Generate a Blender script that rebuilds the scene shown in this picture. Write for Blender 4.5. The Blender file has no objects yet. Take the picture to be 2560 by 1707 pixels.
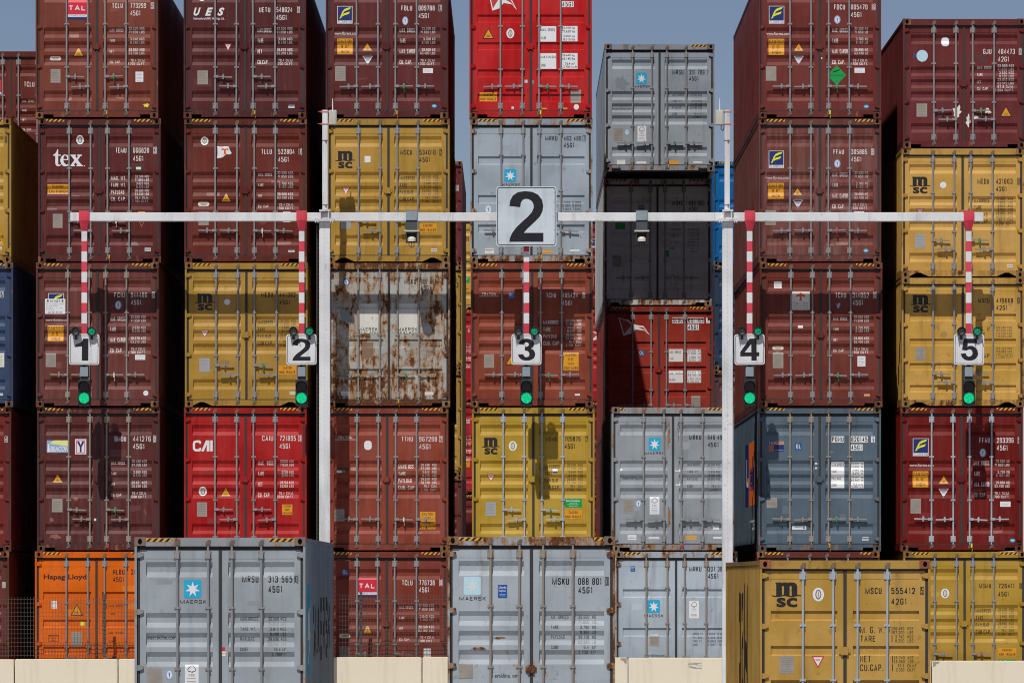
import bpy, bmesh, math, random
from mathutils import Vector, Matrix
from mathutils.geometry import tessellate_polygon
R = math.radians
random.seed(7)
sc = bpy.context.scene
COL = sc.collection

# ------------------------------------------------------------------ camera
DCAM, EYE, FPX = 107.0, 2.33, 13460.0          # metres to the front row of stacks, eye height, focal length in photo pixels
cam = bpy.data.cameras.new('camera'); camo = bpy.data.objects.new('camera', cam); COL.objects.link(camo)
camo.location = (0, -DCAM, EYE); camo.rotation_euler = (R(90), 0, 0)
cam.sensor_width = 36; cam.sensor_fit = 'HORIZONTAL'
cam.lens = FPX / 2560 * 36; cam.shift_y = 591.5 / 2560
cam.clip_start = 1; cam.clip_end = 6000
sc.camera = camo
# ------------------------------------------------------------------ sky and sun
SUN_DIR = Vector((.262, 1, -1.42)).normalized()
EL = math.asin(-SUN_DIR.z)
w = bpy.data.worlds.new('World'); sc.world = w; w.use_nodes = True
nt = w.node_tree; bg = nt.nodes['Background']
sky = nt.nodes.new('ShaderNodeTexSky'); sky.sky_type = 'NISHITA'; sky.sun_disc = False
sky.sun_elevation = EL; sky.sun_rotation = R(195)
sky.altitude = 0; sky.air_density = .8; sky.dust_density = .0; sky.ozone_density = 5
hs = nt.nodes.new('ShaderNodeMix'); hs.data_type = 'RGBA'; hs.blend_type = 'MULTIPLY'; hs.inputs[0].default_value = 1; hs.inputs[7].default_value = (1.14, .965, .96, 1)
nt.links.new(sky.outputs[0], hs.inputs[6]); nt.links.new(hs.outputs[2], bg.inputs[0])
bg.inputs[1].default_value = 0.052
sun = bpy.data.lights.new('sun', 'SUN'); sun.energy = 3.12; sun.angle = R(.53); sun.color = (1, .965, .91)
suno = bpy.data.objects.new('sun', sun); COL.objects.link(suno)
suno.rotation_euler = SUN_DIR.to_track_quat('-Z', 'Y').to_euler(); suno.location = (-20, -60, 80)
sc.view_settings.view_transform = 'Standard'; sc.view_settings.look = 'None'
sc.view_settings.exposure = 0.0; sc.view_settings.gamma = 1
sc.cycles.filter_width = 1.05; sc.cycles.max_bounces = 6; sc.cycles.diffuse_bounces = 3; sc.cycles.glossy_bounces = 2
KALB = 0.72                                     # what a white wall in this sun reads as in the photo

# ------------------------------------------------------------------ materials
def lin1(c):
    c /= 255.0
    return c / 12.92 if c <= .04045 else ((c + .055) / 1.055) ** 2.4
def alb(rgb):
    return tuple(min(.85, lin1(c) / KALB) for c in rgb)
def nd(t, kind, **kw):
    n = t.nodes.new('ShaderNode' + kind)
    for k, v in kw.items(): setattr(n, k, v)
    return n
def build_weather_group():
    g = bpy.data.node_groups.new('weathered_steel', 'ShaderNodeTree')
    itf = g.interface
    for nm, tp, dv in (('Base', 'NodeSocketColor', (.5, .5, .5, 1)), ('Pale', 'NodeSocketColor', (.5, .5, .5, 1)),
                       ('Rust', 'NodeSocketFloat', .1), ('Fade', 'NodeSocketFloat', .2), ('Dirt', 'NodeSocketFloat', .2),
                       ('Low', 'NodeSocketFloat', 0.), ('RustScale', 'NodeSocketFloat', 4.2), ('Rough', 'NodeSocketFloat', .42), ('Seed', 'NodeSocketVector', (0, 0, 0))):
        s = itf.new_socket(nm, in_out='INPUT', socket_type=tp); s.default_value = dv
    itf.new_socket('BSDF', in_out='OUTPUT', socket_type='NodeSocketShader')
    gi = nd(g, 'GroupInput') if False else g.nodes.new('NodeGroupInput'); go = g.nodes.new('NodeGroupOutput')
    L = g.links.new
    tc = nd(g, 'TexCoord'); add = nd(g, 'VectorMath', operation='ADD')
    L(tc.outputs['Object'], add.inputs[0]); L(gi.outputs['Seed'], add.inputs[1])
    def noise(scale, detail, rough=.55, mp=None, dist=0):
        n = nd(g, 'TexNoise'); n.inputs['Scale'].default_value = scale; n.inputs['Detail'].default_value = detail
        n.inputs['Roughness'].default_value = rough; n.inputs['Distortion'].default_value = dist
        if mp:
            m = nd(g, 'Mapping'); m.inputs['Scale'].default_value = mp; L(add.outputs[0], m.inputs[0]); L(m.outputs[0], n.inputs['Vector'])
        else: L(add.outputs[0], n.inputs['Vector'])
        return n.outputs['Fac']
    def rng(v, a, b, lo=0., hi=1.):
        m = nd(g, 'MapRange', interpolation_type='SMOOTHSTEP'); L(v, m.inputs[0])
        for i, x in ((1, a), (2, b), (3, lo), (4, hi)):
            if isinstance(x, float) or isinstance(x, int): m.inputs[i].default_value = x
            else: L(x, m.inputs[i])
        return m.outputs[0]
    def mth(op, a, b):
        m = nd(g, 'Math', operation=op)
        for i, x in ((0, a), (1, b)):
            if isinstance(x, (float, int)): m.inputs[i].default_value = x
            else: L(x, m.inputs[i])
        return m.outputs[0]
    def mix(f, a, b):
        m = nd(g, 'Mix', data_type='RGBA')
        if isinstance(f, float): m.inputs[0].default_value = f
        else: L(f, m.inputs[0])
        for i, x in ((6, a), (7, b)):
            if isinstance(x, tuple): m.inputs[i].default_value = x
            else: L(x, m.inputs[i])
        return m.outputs[2]
    P = noise(1.1, 5); S = noise(1, 4, .6, (11, 11, .8)); F = noise(34, 3); S2 = noise(1, 5, .6, (5, 5, .45)); SP = noise(9, 3, .5)
    dark = nd(g, 'HueSaturation'); dark.inputs['Value'].default_value = .74; dark.inputs['Saturation'].default_value = 1.08
    L(gi.outputs['Base'], dark.inputs['Color'])
    c = mix(mth('MULTIPLY', rng(P, .38, .66), .7), gi.outputs['Base'], dark.outputs[0])
    c = mix(mth('MULTIPLY', rng(S, .40, .72), gi.outputs['Fade']), c, gi.outputs['Pale'])
    c = mix(mth('MULTIPLY', rng(S2, .52, .74), gi.outputs['Dirt']), c, (.055, .043, .034, 1))
    c = mix(mth('MULTIPLY', rng(SP, .66, .72), mth('MULTIPLY', gi.outputs['Dirt'], .9)), c, (.05, .04, .035, 1))
    rnn = nd(g, 'TexNoise'); rnn.inputs['Detail'].default_value = 9; rnn.inputs['Roughness'].default_value = .68; rnn.inputs['Distortion'].default_value = .3
    rmp = nd(g, 'Mapping'); rmp.inputs['Scale'].default_value = (1.1, 1.1, .72); L(add.outputs[0], rmp.inputs[0]); L(rmp.outputs[0], rnn.inputs['Vector']); L(gi.outputs['RustScale'], rnn.inputs['Scale'])
    rn = mth('ADD', mth('MULTIPLY', rnn.outputs['Fac'], .68), mth('MULTIPLY', S, .32))
    sep = nd(g, 'SeparateXYZ'); L(tc.outputs['Object'], sep.inputs[0])
    low = mth('MULTIPLY', rng(sep.outputs[2], .05, 1.5, 1., 0.), gi.outputs['Low'])
    thr = mth('SUBTRACT', mth('SUBTRACT', .76, mth('MULTIPLY', gi.outputs['Rust'], .32)), mth('MULTIPLY', low, .13))
    st = mth('MULTIPLY', rng(mth('ADD', S, mth('MULTIPLY', low, .1)), .53, .66), rng(gi.outputs['Rust'], .3, .75, 0., .8))
    c = mix(st, c, (.38, .19, .065, 1))
    mask = rng(rn, thr, mth('ADD', thr, .045))
    halo = rng(rn, mth('SUBTRACT', thr, .075), mth('ADD', thr, .01), 0., mth('ADD', .4, mth('MULTIPLY', gi.outputs['Rust'], .6)))
    c = mix(halo, c, (.36, .17, .055, 1))
    rc = mix(rng(F, .3, .7), (.05, .021, .012, 1), (.20, .075, .030, 1))
    c = mix(mask, c, rc)
    b = nd(g, 'BsdfPrincipled'); L(c, b.inputs['Base Color'])
    rr = mth('ADD', gi.outputs['Rough'], mth('MULTIPLY', mth('SUBTRACT', P, .5), .25))
    rr = mth('ADD', rr, mth('MULTIPLY', mask, .35)); L(rr, b.inputs['Roughness'])
    b.inputs['Specular IOR Level'].default_value = .15
    bp = nd(g, 'Bump'); bp.inputs['Strength'].default_value = .34; bp.inputs['Distance'].default_value = .01
    L(noise(3.2, 4), bp.inputs['Height']); L(bp.outputs[0], b.inputs['Normal'])
    L(b.outputs[0], go.inputs[0])
    return g
WG = build_weather_group()
def weather(name, rgb, rust=.1, fade=.2, dirt=.25, rough=.42, pale=None, low=0., rscale=4.2):
    m = bpy.data.materials.new(name); m.use_nodes = True; t = m.node_tree
    for n in list(t.nodes):
        if n.type != 'OUTPUT_MATERIAL': t.nodes.remove(n)
    g = t.nodes.new('ShaderNodeGroup'); g.node_tree = WG
    a = alb(rgb); p = alb(pale) if pale else tuple(x * .8 + .075 for x in a)
    g.inputs['Base'].default_value = (*a, 1); g.inputs['Pale'].default_value = (*p, 1)
    g.inputs['Rust'].default_value = rust; g.inputs['Fade'].default_value = fade; g.inputs['Dirt'].default_value = dirt
    g.inputs['Rough'].default_value = rough + .08; g.inputs['Low'].default_value = low; g.inputs['RustScale'].default_value = rscale
    g.inputs['Seed'].default_value = (random.uniform(0, 90), random.uniform(0, 90), random.uniform(0, 90))
    t.links.new(g.outputs[0], t.nodes['Material Output'].inputs[0] if 'Material Output' in t.nodes else [n for n in t.nodes if n.type == 'OUTPUT_MATERIAL'][0].inputs[0])
    return m
def plain(name, rgb, rough=.5, metal=0, var=.12, em=None, raw=False):
    m = bpy.data.materials.new(name); m.use_nodes = True; t = m.node_tree; b = t.nodes['Principled BSDF']
    a = rgb if raw else alb(rgb)
    n = nd(t, 'TexNoise'); n.inputs['Scale'].default_value = 7; n.inputs['Detail'].default_value = 5
    tc = nd(t, 'TexCoord'); t.links.new(tc.outputs['Object'], n.inputs['Vector'])
    mx = nd(t, 'Mix', data_type='RGBA'); t.links.new(n.outputs['Fac'], mx.inputs[0])
    mx.inputs[6].default_value = (*[x * (1 - var) for x in a], 1); mx.inputs[7].default_value = (*[min(1, x * (1 + var)) for x in a], 1)
    t.links.new(mx.outputs[2], b.inputs['Base Color'])
    b.inputs['Roughness'].default_value = rough; b.inputs['Metallic'].default_value = metal
    if em: b.inputs['Emission Color'].default_value = (*em[0], 1); b.inputs['Emission Strength'].default_value = em[1]
    return m
M = {}
M['rubber'] = plain('rubber_seal', (48, 46, 46), .8)
M['galv'] = weather('galvanised_steel', (131, 130, 130), .12, .3, .25, .42)
M['galv_new'] = weather('bright_zinc_steel', (158, 164, 170), .03, .3, .12, .38)
M['galv_worn'] = weather('worn_beige_steel', (140, 131, 122), .38, .3, .35, .5)
M['rusty'] = weather('rusty_casting_steel', (86, 62, 52), .62, .1, .5, .7)
M['hardware'] = weather('grimy_cam_steel', (104, 92, 84), .55, .1, .5, .6)
M['white'] = plain('white_paint', (214, 212, 208), .5, var=.07)
M['offwhite'] = plain('yellowed_white_label', (205, 200, 185), .5)
M['ink_white'] = plain('stencil_white_paint', (196, 190, 185), .6, var=.12)
M['black'] = plain('black_paint', (28, 25, 24), .5, var=.2)
M['yellow'] = plain('caution_yellow', (.80, .34, .008), .5, var=.05, raw=True)
M['hazard'] = plain('hazard_yellow', (.80, .37, .015), .5, var=.1, raw=True)
M['orange'] = plain('orange_print', (196, 84, 40), .5)
M['red'] = plain('red_print', (190, 34, 52), .5)
M['blue'] = plain('blue_print', (24, 72, 136), .45)
M['navy'] = plain('navy_print', (26, 40, 98), .45)
M['lemon'] = plain('lemon_print', (232, 216, 40), .45)
M['cyan'] = plain('cyan_print', (28, 150, 186), .45)
M['palecyan'] = plain('faded_cyan_print', (166, 196, 208), .5)
M['palestar'] = plain('faded_star_print', (190, 200, 200), .5)
M['green'] = plain('green_print', (10, 138, 62), .45)
M['plate'] = plain('weathered_data_plate', (138, 130, 120), .5, var=.25)
M['silver'] = plain('bright_data_plate', (158, 158, 158), .38, metal=.3, var=.15)
M['print'] = plain('grey_fine_print', (112, 106, 100), .6)
M['chalk'] = weather('chalky_white_panel', (198, 195, 186), .32, .1, .35, .5)
M['rustplate'] = plain('rusted_data_plate', (120, 90, 70), .7, var=.3)
M['ghost'] = plain('ghosted_print', (150, 134, 132), .6)
M['greypatch'] = plain('grey_paint_patch', (118, 124, 130), .5)
M['sealblue'] = plain('pale_blue_seal', (128, 152, 184), .5)
M['tan'] = plain('tan_print', (150, 96, 74), .5)

# ------------------------------------------------------------------ mesh helpers
class MB:
    """collects boxes, tubes and prisms into one mesh"""
    def __init__(s): s.v = []; s.f = []; s.m = []; s.mats = []
    def mi(s, m):
        if m not in s.mats: s.mats.append(m)
        return s.mats.index(m)
    def add(s, vs, fs, m='a'):
        o = len(s.v); s.v += [tuple(v) for v in vs]; s.f += [tuple(i + o for i in f) for f in fs]; s.m += [s.mi(m)] * len(fs)
    def box(s, x0, x1, y0, y1, z0, z1, m='a'):
        s.add([(x0, y0, z0), (x1, y0, z0), (x1, y1, z0), (x0, y1, z0), (x0, y0, z1), (x1, y0, z1), (x1, y1, z1), (x0, y1, z1)],
              [(0, 1, 5, 4), (1, 2, 6, 5), (2, 3, 7, 6), (3, 0, 4, 7), (4, 5, 6, 7), (3, 2, 1, 0)], m)
    def prism(s, pts, y0, y1, m='a'):
        """polygon in x,z (counter-clockwise seen from -y) pushed from y0 back to y1"""
        n = len(pts)
        s.add([(x, y0, z) for x, z in pts] + [(x, y1, z) for x, z in pts],
              [tuple(range(n)), tuple(range(2 * n - 1, n - 1, -1))] + [(i, i + n, (i + 1) % n + n, (i + 1) % n) for i in range(n)], m)
    def cyl(s, a, b, r, n=10, m='a', r2=None, cap=True):
        a = Vector(a); b = Vector(b); d = (b - a).normalized(); u = d.orthogonal().normalized(); v = d.cross(u); r2 = r if r2 is None else r2
        vs = [a + (u * math.cos(k * 2 * math.pi / n) + v * math.sin(k * 2 * math.pi / n)) * r for k in range(n)] + \
             [b + (u * math.cos(k * 2 * math.pi / n) + v * math.sin(k * 2 * math.pi / n)) * r2 for k in range(n)]
        fs = [(k, (k + 1) % n, (k + 1) % n + n, k + n) for k in range(n)]
        if cap: fs += [tuple(range(n - 1, -1, -1)), tuple(range(n, 2 * n))]
        s.add(vs, fs, m)
    def tube(s, pts, r, n=6, m='a'):
        for a, b in zip(pts, pts[1:]): s.cyl(a, b, r, n, m)
    def mesh(s, name, mats, smooth=False):
        me = bpy.data.meshes.new(name); me.from_pydata(s.v, [], s.f)
        for k in s.mats: me.materials.append(mats[k] if isinstance(mats, dict) else mats)
        me.polygons.foreach_set('material_index', s.m)
        if smooth: me.polygons.foreach_set('use_smooth', [True] * len(s.f))
        me.validate(); me.update()
        return me
def link(name, me, parent=None, mat=None):
    o = bpy.data.objects.new(name, me); COL.objects.link(o)
    if parent: o.parent = parent
    if mat is not None:
        o.material_slots[0].link = 'OBJECT'; o.material_slots[0].material = mat
    return o
def empty(name, loc, label=None, cat=None, group=None):
    o = bpy.data.objects.new(name, None); COL.objects.link(o); o.location = loc; o.empty_display_size = .3
    tag(o, label, cat, group); return o
def tag(o, label=None, cat=None, group=None, kind=None):
    for k, v in (('label', label), ('category', cat), ('group', group), ('kind', kind)):
        if v: o[k] = v
    return o
def bevel(me, wd, seg=1):
    bm = bmesh.new(); bm.from_mesh(me)
    bmesh.ops.remove_doubles(bm, verts=bm.verts, dist=1e-5)
    es = [e for e in bm.edges if len(e.link_faces) == 2 and e.calc_face_angle(0) > .5]
    bmesh.ops.bevel(bm, geom=es, offset=wd, segments=seg, affect='EDGES', clamp_overlap=True)
    bm.to_mesh(me); bm.free(); return me

# ------------------------------------------------------------------ lettering
_tc = {}
def text_shape(s, bold=0.0, shear=0.0):
    k = (s, bold, shear)
    if k not in _tc:
        c = bpy.data.curves.new('lettering_outline', 'FONT'); c.body = s; c.resolution_u = 3; c.offset = bold; c.shear = shear
        o = bpy.data.objects.new('lettering_outline', c); me = o.to_mesh()
        vs = [(v.co.x, v.co.y) for v in me.vertices]; fs = [tuple(p.vertices) for p in me.polygons]
        o.to_mesh_clear(); bpy.data.objects.remove(o); bpy.data.curves.remove(c)
        x0 = min(v[0] for v in vs); x1 = max(v[0] for v in vs); y0 = min(v[1] for v in vs); y1 = max(v[1] for v in vs)
        _tc[k] = ([((x - x0) / (x1 - x0), (y - y0) / (y1 - y0)) for x, y in vs], fs)
    return _tc[k]
# condensed stencil-style capitals drawn as strokes; rounded corners are written as a third member
def _p(t): return [tuple(float(q) for q in k.split(',')[:2]) + (('r' in k),) for k in t.replace('R', ',r').split()]
GL = {'0': ('1', ['0,0R 1,0R 1,1R 0,1R o']), '1': ('.62', ['.1,.76 .62,1 .62,0']), '2': ('1', ['0,.72 0,1R 1,1R 1,.56 0,0 1,0']), '3': ('1', ['0,.78 0,1R 1,1R 1,.52R .35,.52', '.35,.52 1,.52R 1,0R 0,0R 0,.22']),
      '4': ('1', ['.74,0 .74,1 0,.26 1.05,.26']), '5': ('1', ['.95,1 .05,1 .05,.56 1,.6R 1,0R 0,0R 0,.2']), '6': ('1', ['1,.8 1,1R 0,1R 0,0R 1,0R 1,.56R 0,.54']), '7': ('1', ['0,1 1,1 .35,0']),
      '8': ('1', ['0,0R 1,0R 1,.5R 0,.5R o', '.04,.5R .96,.5R .96,1R .04,1R o']), '9': ('1', ['1,.46 0,.44R 0,1R 1,1R 1,0R 0,0R 0,.2']),
      'A': ('1.08', ['0,0 .5,1 1,0', '.2,.3 .8,.3']), 'B': ('1', ['0,0 0,1 .95,1R .95,.52R 0,.52', '0,.52 1,.52R 1,0R 0,0']), 'C': ('1', ['1,.74 1,1R 0,1R 0,0R 1,0R 1,.26']), 'D': ('1', ['0,0 1,0R 1,1R 0,1 o']),
      'E': ('.92', ['1,1 0,1 0,0 1,0', '0,.52 .86,.52']), 'F': ('.9', ['1,1 0,1 0,0', '0,.52 .86,.52']), 'G': ('1', ['1,.76 1,1R 0,1R 0,0R 1,0R 1,.46 .55,.46']), 'H': ('1', ['0,0 0,1', '1,0 1,1', '0,.52 1,.52']), 'I': ('.28', ['.5,0 .5,1']),
      'J': ('.9', ['1,1 1,0R 0,0R 0,.25']), 'K': ('1', ['0,0 0,1', '1,1 .06,.42', '.34,.62 1,0']), 'L': ('.88', ['0,1 0,0 1,0']), 'M': ('1.5', ['0,0 0,1 .5,.0 1,1 1,0']), 'N': ('1.02', ['0,0 0,1 1,0 1,1']),
      'O': ('1', ['0,0R 1,0R 1,1R 0,1R o']), 'P': ('.98', ['0,0 0,1 1,1R 1,.46R 0,.46']), 'Q': ('1', ['0,0R 1,0R 1,1R 0,1R o', '.6,.25 1,-.05']), 'R': ('1', ['0,0 0,1 1,1R 1,.48R 0,.48', '.5,.48 1,0']), 'S': ('1', ['1,.76 1,1R 0,1R 0,.53R 1,.5R 1,0R 0,0R 0,.24']),
      'T': ('.98', ['0,1 1,1', '.5,1 .5,0']), 'U': ('1', ['0,1 0,0R 1,0R 1,1']), 'V': ('1.05', ['0,1 .5,0 1,1']), 'W': ('1.4', ['0,1 .25,0 .5,.8 .75,0 1,1']), 'X': ('1', ['0,0 1,1', '0,1 1,0']), 'Y': ('1', ['0,1 .5,.46 1,1', '.5,.46 .5,0']), 'Z': ('1', ['0,1 1,1 0,0 1,0']),
      '.': ('.3', ['.5,-.04 .5,.09']), ',': ('.3', ['.6,.08 .4,-.12']), '-': ('.6', ['0,.46 1,.46']), '(': ('.4', ['1,1.02R .2,1R .2,0R 1,-.02']), "'": ('.3', ['.5,1 .5,.74']), '"': ('.5', ['.1,1 .1,.74', '.9,1 .9,.74']), '&': ('1.1', ['1,0 .1,.8 .3,1R .7,1R .7,.7 0,.3R 0,0R .7,0R 1,.4']),
      '\u00b3': ('.5', ['0,1 1,1 .4,.8 1,.62R .6,.52R 0,.56'])}
def ribbon(pts, t, closed):
    if closed: pts = pts[:-1] if (pts[0] - pts[-1]).length < 1e-6 else pts
    n = len(pts); out = []
    for i in range(n):
        a = pts[(i - 1) % n] if closed or i else None; c = pts[(i + 1) % n] if closed or i < n - 1 else None; b = pts[i]
        d1 = (b - a).normalized() if a is not None else (c - b).normalized(); d2 = (c - b).normalized() if c is not None else d1
        n1 = Vector((-d1.y, d1.x)); n2 = Vector((-d2.y, d2.x)); m = n1 + n2
        if m.length < 1e-4: m = n1.copy()
        m.normalize(); k = t / 2 / max(.45, m.dot(n1)); out += [b + m * k, b - m * k]
    fs = [(2 * i, 2 * i + 1, 2 * ((i + 1) % n) + 1, 2 * ((i + 1) % n)) for i in range(n if closed else n - 1)]
    return out, fs
def stroke_text(s, aspect, wt):
    key = (s, round(aspect, 2), round(wt, 3))
    if key in _tc: return _tc[key]
    ws = [.55 if c == ' ' else float(GL[c][0]) for c in s]; g = aspect / (sum(ws) + .34 * (len(s) - 1)); t = min(wt, .34 * g); x = 0.0; parts = []; k = 0
    for c, w_ in zip(s, ws):
        if c != ' ':
            bw, bh = max(.001, w_ * g - t), 1 - t; ox, oz = x + t / 2, t / 2; r = min(.45 * bw, .24)
            for path in GL[c][1]:
                cl = path.endswith(' o'); P = [(Vector((ox + u * bw, oz + v * bh)), rd) for u, v, rd in _p(path[:-2] if cl else path)]; pts = []; n = len(P)
                for i, (b, rd) in enumerate(P):
                    if rd and (cl or 0 < i < n - 1):
                        a, e = P[(i - 1) % n][0], P[(i + 1) % n][0]; d = min(r, (a - b).length * .49, (e - b).length * .49)
                        p0, p2 = b + (a - b).normalized() * d, b + (e - b).normalized() * d
                        pts += [p0 * (1 - q) ** 2 + b * 2 * q * (1 - q) + p2 * q * q for q in (0, .25, .5, .75, 1)]
                    else: pts.append(b)
                vs, fs = ribbon(pts, t, cl); parts.append(([(v.x / aspect, v.y) for v in vs], fs, .12 * (k % 2) + .2 * (k // 2 % 2))); k += 1
        x += (w_ + .34) * g
    _tc[key] = parts; return parts
# outlines of the sign numerals, traced in their own unit box
DIG = {'2': '5,292 8,270 19,243 42,210 72,180 107,147 130,120 140,95 139,75 130,57 114,46 97,43 80,48 69,65 65,92 5,85 9,55 24,25 52,5 92,-1 132,3 165,20 187,50 193,85 189,115 175,145 152,170 127,195 104,217 85,240 194,240 194,292',
       '1': '52,0 87,0 87,148 44,148 44,52 0,58 0,40 25,33 45,20', '3': '6,75 18,48 43,20 78,5 123,0 173,5 213,25 238,52 245,82 236,115 213,138 193,148 223,160 248,185 262,220 260,255 243,290 208,315 168,327 118,330 73,322 38,302 13,275 0,240 81,232 88,255 103,272 126,278 153,273 170,255 175,230 168,205 148,187 123,180 105,180 105,122 128,122 153,112 165,92 162,72 146,58 123,55 103,61 88,78 84,95',
       '5': '21,0 107,0 107,28 46,28 41,51 58,44 78,44 98,54 111,71 115,91 111,108 98,123 78,132 53,134 28,129 10,114 0,93 34,89 39,103 51,110 65,108 76,99 79,86 75,73 63,65 50,66 40,73 9,69',
       '4': '58,0 100,0 100,82 116,82 116,106 100,106 100,132 68,132 68,106 1,106 1,80|68,82 28,82 68,32'}
def digit_loops(n):
    L = [[tuple(float(q) for q in k.split(',')) for k in l.split()] for l in DIG[n].split('|')]
    xs = [p[0] for l in L for p in l]; ys = [p[1] for l in L for p in l]
    return [[((x - min(xs)) / (max(xs) - min(xs)), 1 - (y - min(ys)) / (max(ys) - min(ys))) for x, y in l] for l in L]
def ell(cx, cz, rx, rz, n=24, a0=0, a1=2 * math.pi):
    full = abs(a1 - a0 - 2 * math.pi) < 1e-6
    return [(cx + rx * math.cos(a0 + (a1 - a0) * k / (n if full else n - 1)), cz + rz * math.sin(a0 + (a1 - a0) * k / (n if full else n - 1))) for k in range(n)]
def rrect(x0, x1, z0, z1, r, n=5):
    o = []
    for cx, cz, a in ((x1 - r, z1 - r, 0), (x0 + r, z1 - r, 90), (x0 + r, z0 + r, 180), (x1 - r, z0 + r, 270)):
        o += [(cx + r * math.cos(R(a + 90 * k / n)), cz + r * math.sin(R(a + 90 * k / n))) for k in range(n + 1)]
    return o
class Decal:
    """flat painted shapes in x,z; draped over whatever surface they are painted on when built"""
    def __init__(s): s.bm = bmesh.new(); s.mats = []; s.lay = s.bm.verts.layers.float.new('lay')
    def mi(s, m):
        if m not in s.mats: s.mats.append(m)
        return s.mats.index(m)
    def raw(s, vs, fs, m, lay):
        bv = [s.bm.verts.new((x, 0, z)) for x, z in vs]; i = s.mi(m)
        for v in bv: v[s.lay] = lay
        for f in fs:
            try: s.bm.faces.new([bv[k] for k in f]).material_index = i
            except ValueError: pass
    def poly(s, outer, m, lay=0, holes=()):
        loops = [outer] + list(holes)
        fl = [p for l in loops for p in l]
        if not holes and len(outer) <= 4: s.raw(outer, [tuple(range(len(outer)))], m, lay); return
        s.raw(fl, tessellate_polygon([[Vector((x, z, 0)) for x, z in l] for l in loops]), m, lay)
    def rect(s, x0, z0, x1, z1, m, lay=0): s.poly([(x0, z0), (x1, z0), (x1, z1), (x0, z1)], m, lay)
    def frame(s, x0, z0, x1, z1, t, m, lay=0):
        s.rect(x0, z0, x1, z0 + t, m, lay); s.rect(x0, z1 - t, x1, z1, m, lay); s.rect(x0, z0 + t, x0 + t, z1 - t, m, lay); s.rect(x1 - t, z0 + t, x1, z1 - t, m, lay)
    def text(s, t, x0, z0, x1, z1, m, lay=0, bold=.008, shear=0):
        if all(c in GL or c == ' ' for c in t) and not shear:
            for vs, fs, dl in stroke_text(t, (x1 - x0) / (z1 - z0), .112 + 2.2 * bold): s.raw([(x0 + u * (x1 - x0), z0 + v * (z1 - z0)) for u, v in vs], fs, m, lay + dl)
            return
        vs, fs = text_shape(t, bold, shear)
        s.raw([(x0 + u * (x1 - x0), z0 + v * (z1 - z0)) for u, v in vs], fs, m, lay)
    def digit(s, n, x0, z0, x1, z1, m, lay=0):
        L = [[(x0 + u * (x1 - x0), z0 + v * (z1 - z0)) for u, v in l] for l in digit_loops(n)]; s.poly(L[0], m, lay, L[1:])
    def build(s, name, parent, depth, cuts, axis=2, step=.0006, base=.0015):
        bm = s.bm
        if not bm.faces: bm.free(); return None
        no = [0, 0, 0]; no[axis] = 1
        lo = min(v.co[axis] for v in bm.verts); hi = max(v.co[axis] for v in bm.verts)
        for c in cuts:
            if lo < c < hi:
                co = [0, 0, 0]; co[axis] = c
                bmesh.ops.bisect_plane(bm, geom=list(bm.verts) + list(bm.edges) + list(bm.faces), plane_co=co, plane_no=no, dist=1e-6)
        bmesh.ops.recalc_face_normals(bm, faces=bm.faces)
        for f in bm.faces:
            if f.normal.y > 0: f.normal_flip()
        for v in bm.verts: v.co.y = depth(v.co.x, v.co.z) - base - step * v[s.lay]
        me = bpy.data.meshes.new(name); bm.to_mesh(me); bm.free()
        for k in s.mats: me.materials.append(M[k])
        return link(name, me, parent)

# ------------------------------------------------------------------ shipping container
W, LEN, HHC, HSTD = 2.438, 12.19, 2.866, 2.570
GROOVES = {'A': [(.121, .196), (.369, .441), (.466, .537), (.560, .632), (.807, .879)],
           'C': [(.28, .335), (.472, .527), (.66, .715), (.83, .885)],
           'D': [(.262, .32), (.53, .59), (.735, .79)]}
YD, YP = .058, .062                             # door frame and door panel, behind the castings' front
PANEL = ((-W / 2 + .067 * W, -W / 2 + .456 * W), (-W / 2 + .547 * W, -W / 2 + .934 * W))
def profile(kind, H):
    """(z, y) down the corrugated door panel, top to bottom"""
    top, bot = H * (1 - .105), H * (1 - .905); pts = [(top, YP)]
    for a, b in GROOVES[kind]:
        za, zb = H * (1 - a), H * (1 - b)
        if kind == 'A': t = (za - zb) / 3; pts += [(za, YP), (za - t, YP + .036), (zb + t, YP + .036), (zb, YP)]
        else: pts += [(za, YP), (za - .006, YP + .03), (zb + .02, YP + .03), (zb, YP)]
    pts.append((bot, YP)); return pts
def depth_fn(kind, H):
    pr = profile(kind, H)
    def d(x, z):
        if not any(a - 1e-6 <= x <= b + 1e-6 for a, b in PANEL): return YD
        if z > pr[0][0] + 1e-6 or z < pr[-1][0] - 1e-6: return YD
        for (z0, y0), (z1, y1) in zip(pr, pr[1:]):
            if z1 - 1e-7 <= z <= z0 + 1e-7: return y0 if abs(z0 - z1) < 1e-9 else y0 + (y1 - y0) * (z0 - z) / (z0 - z1)
        return YP
    return d, [p[0] for p in pr]
MC = {}
def cached(key, fn):
    if key not in MC: MC[key] = fn()
    return MC[key]
DUM = None
def me_of(mb, name): return mb.mesh(name, M['rubber'])
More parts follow.
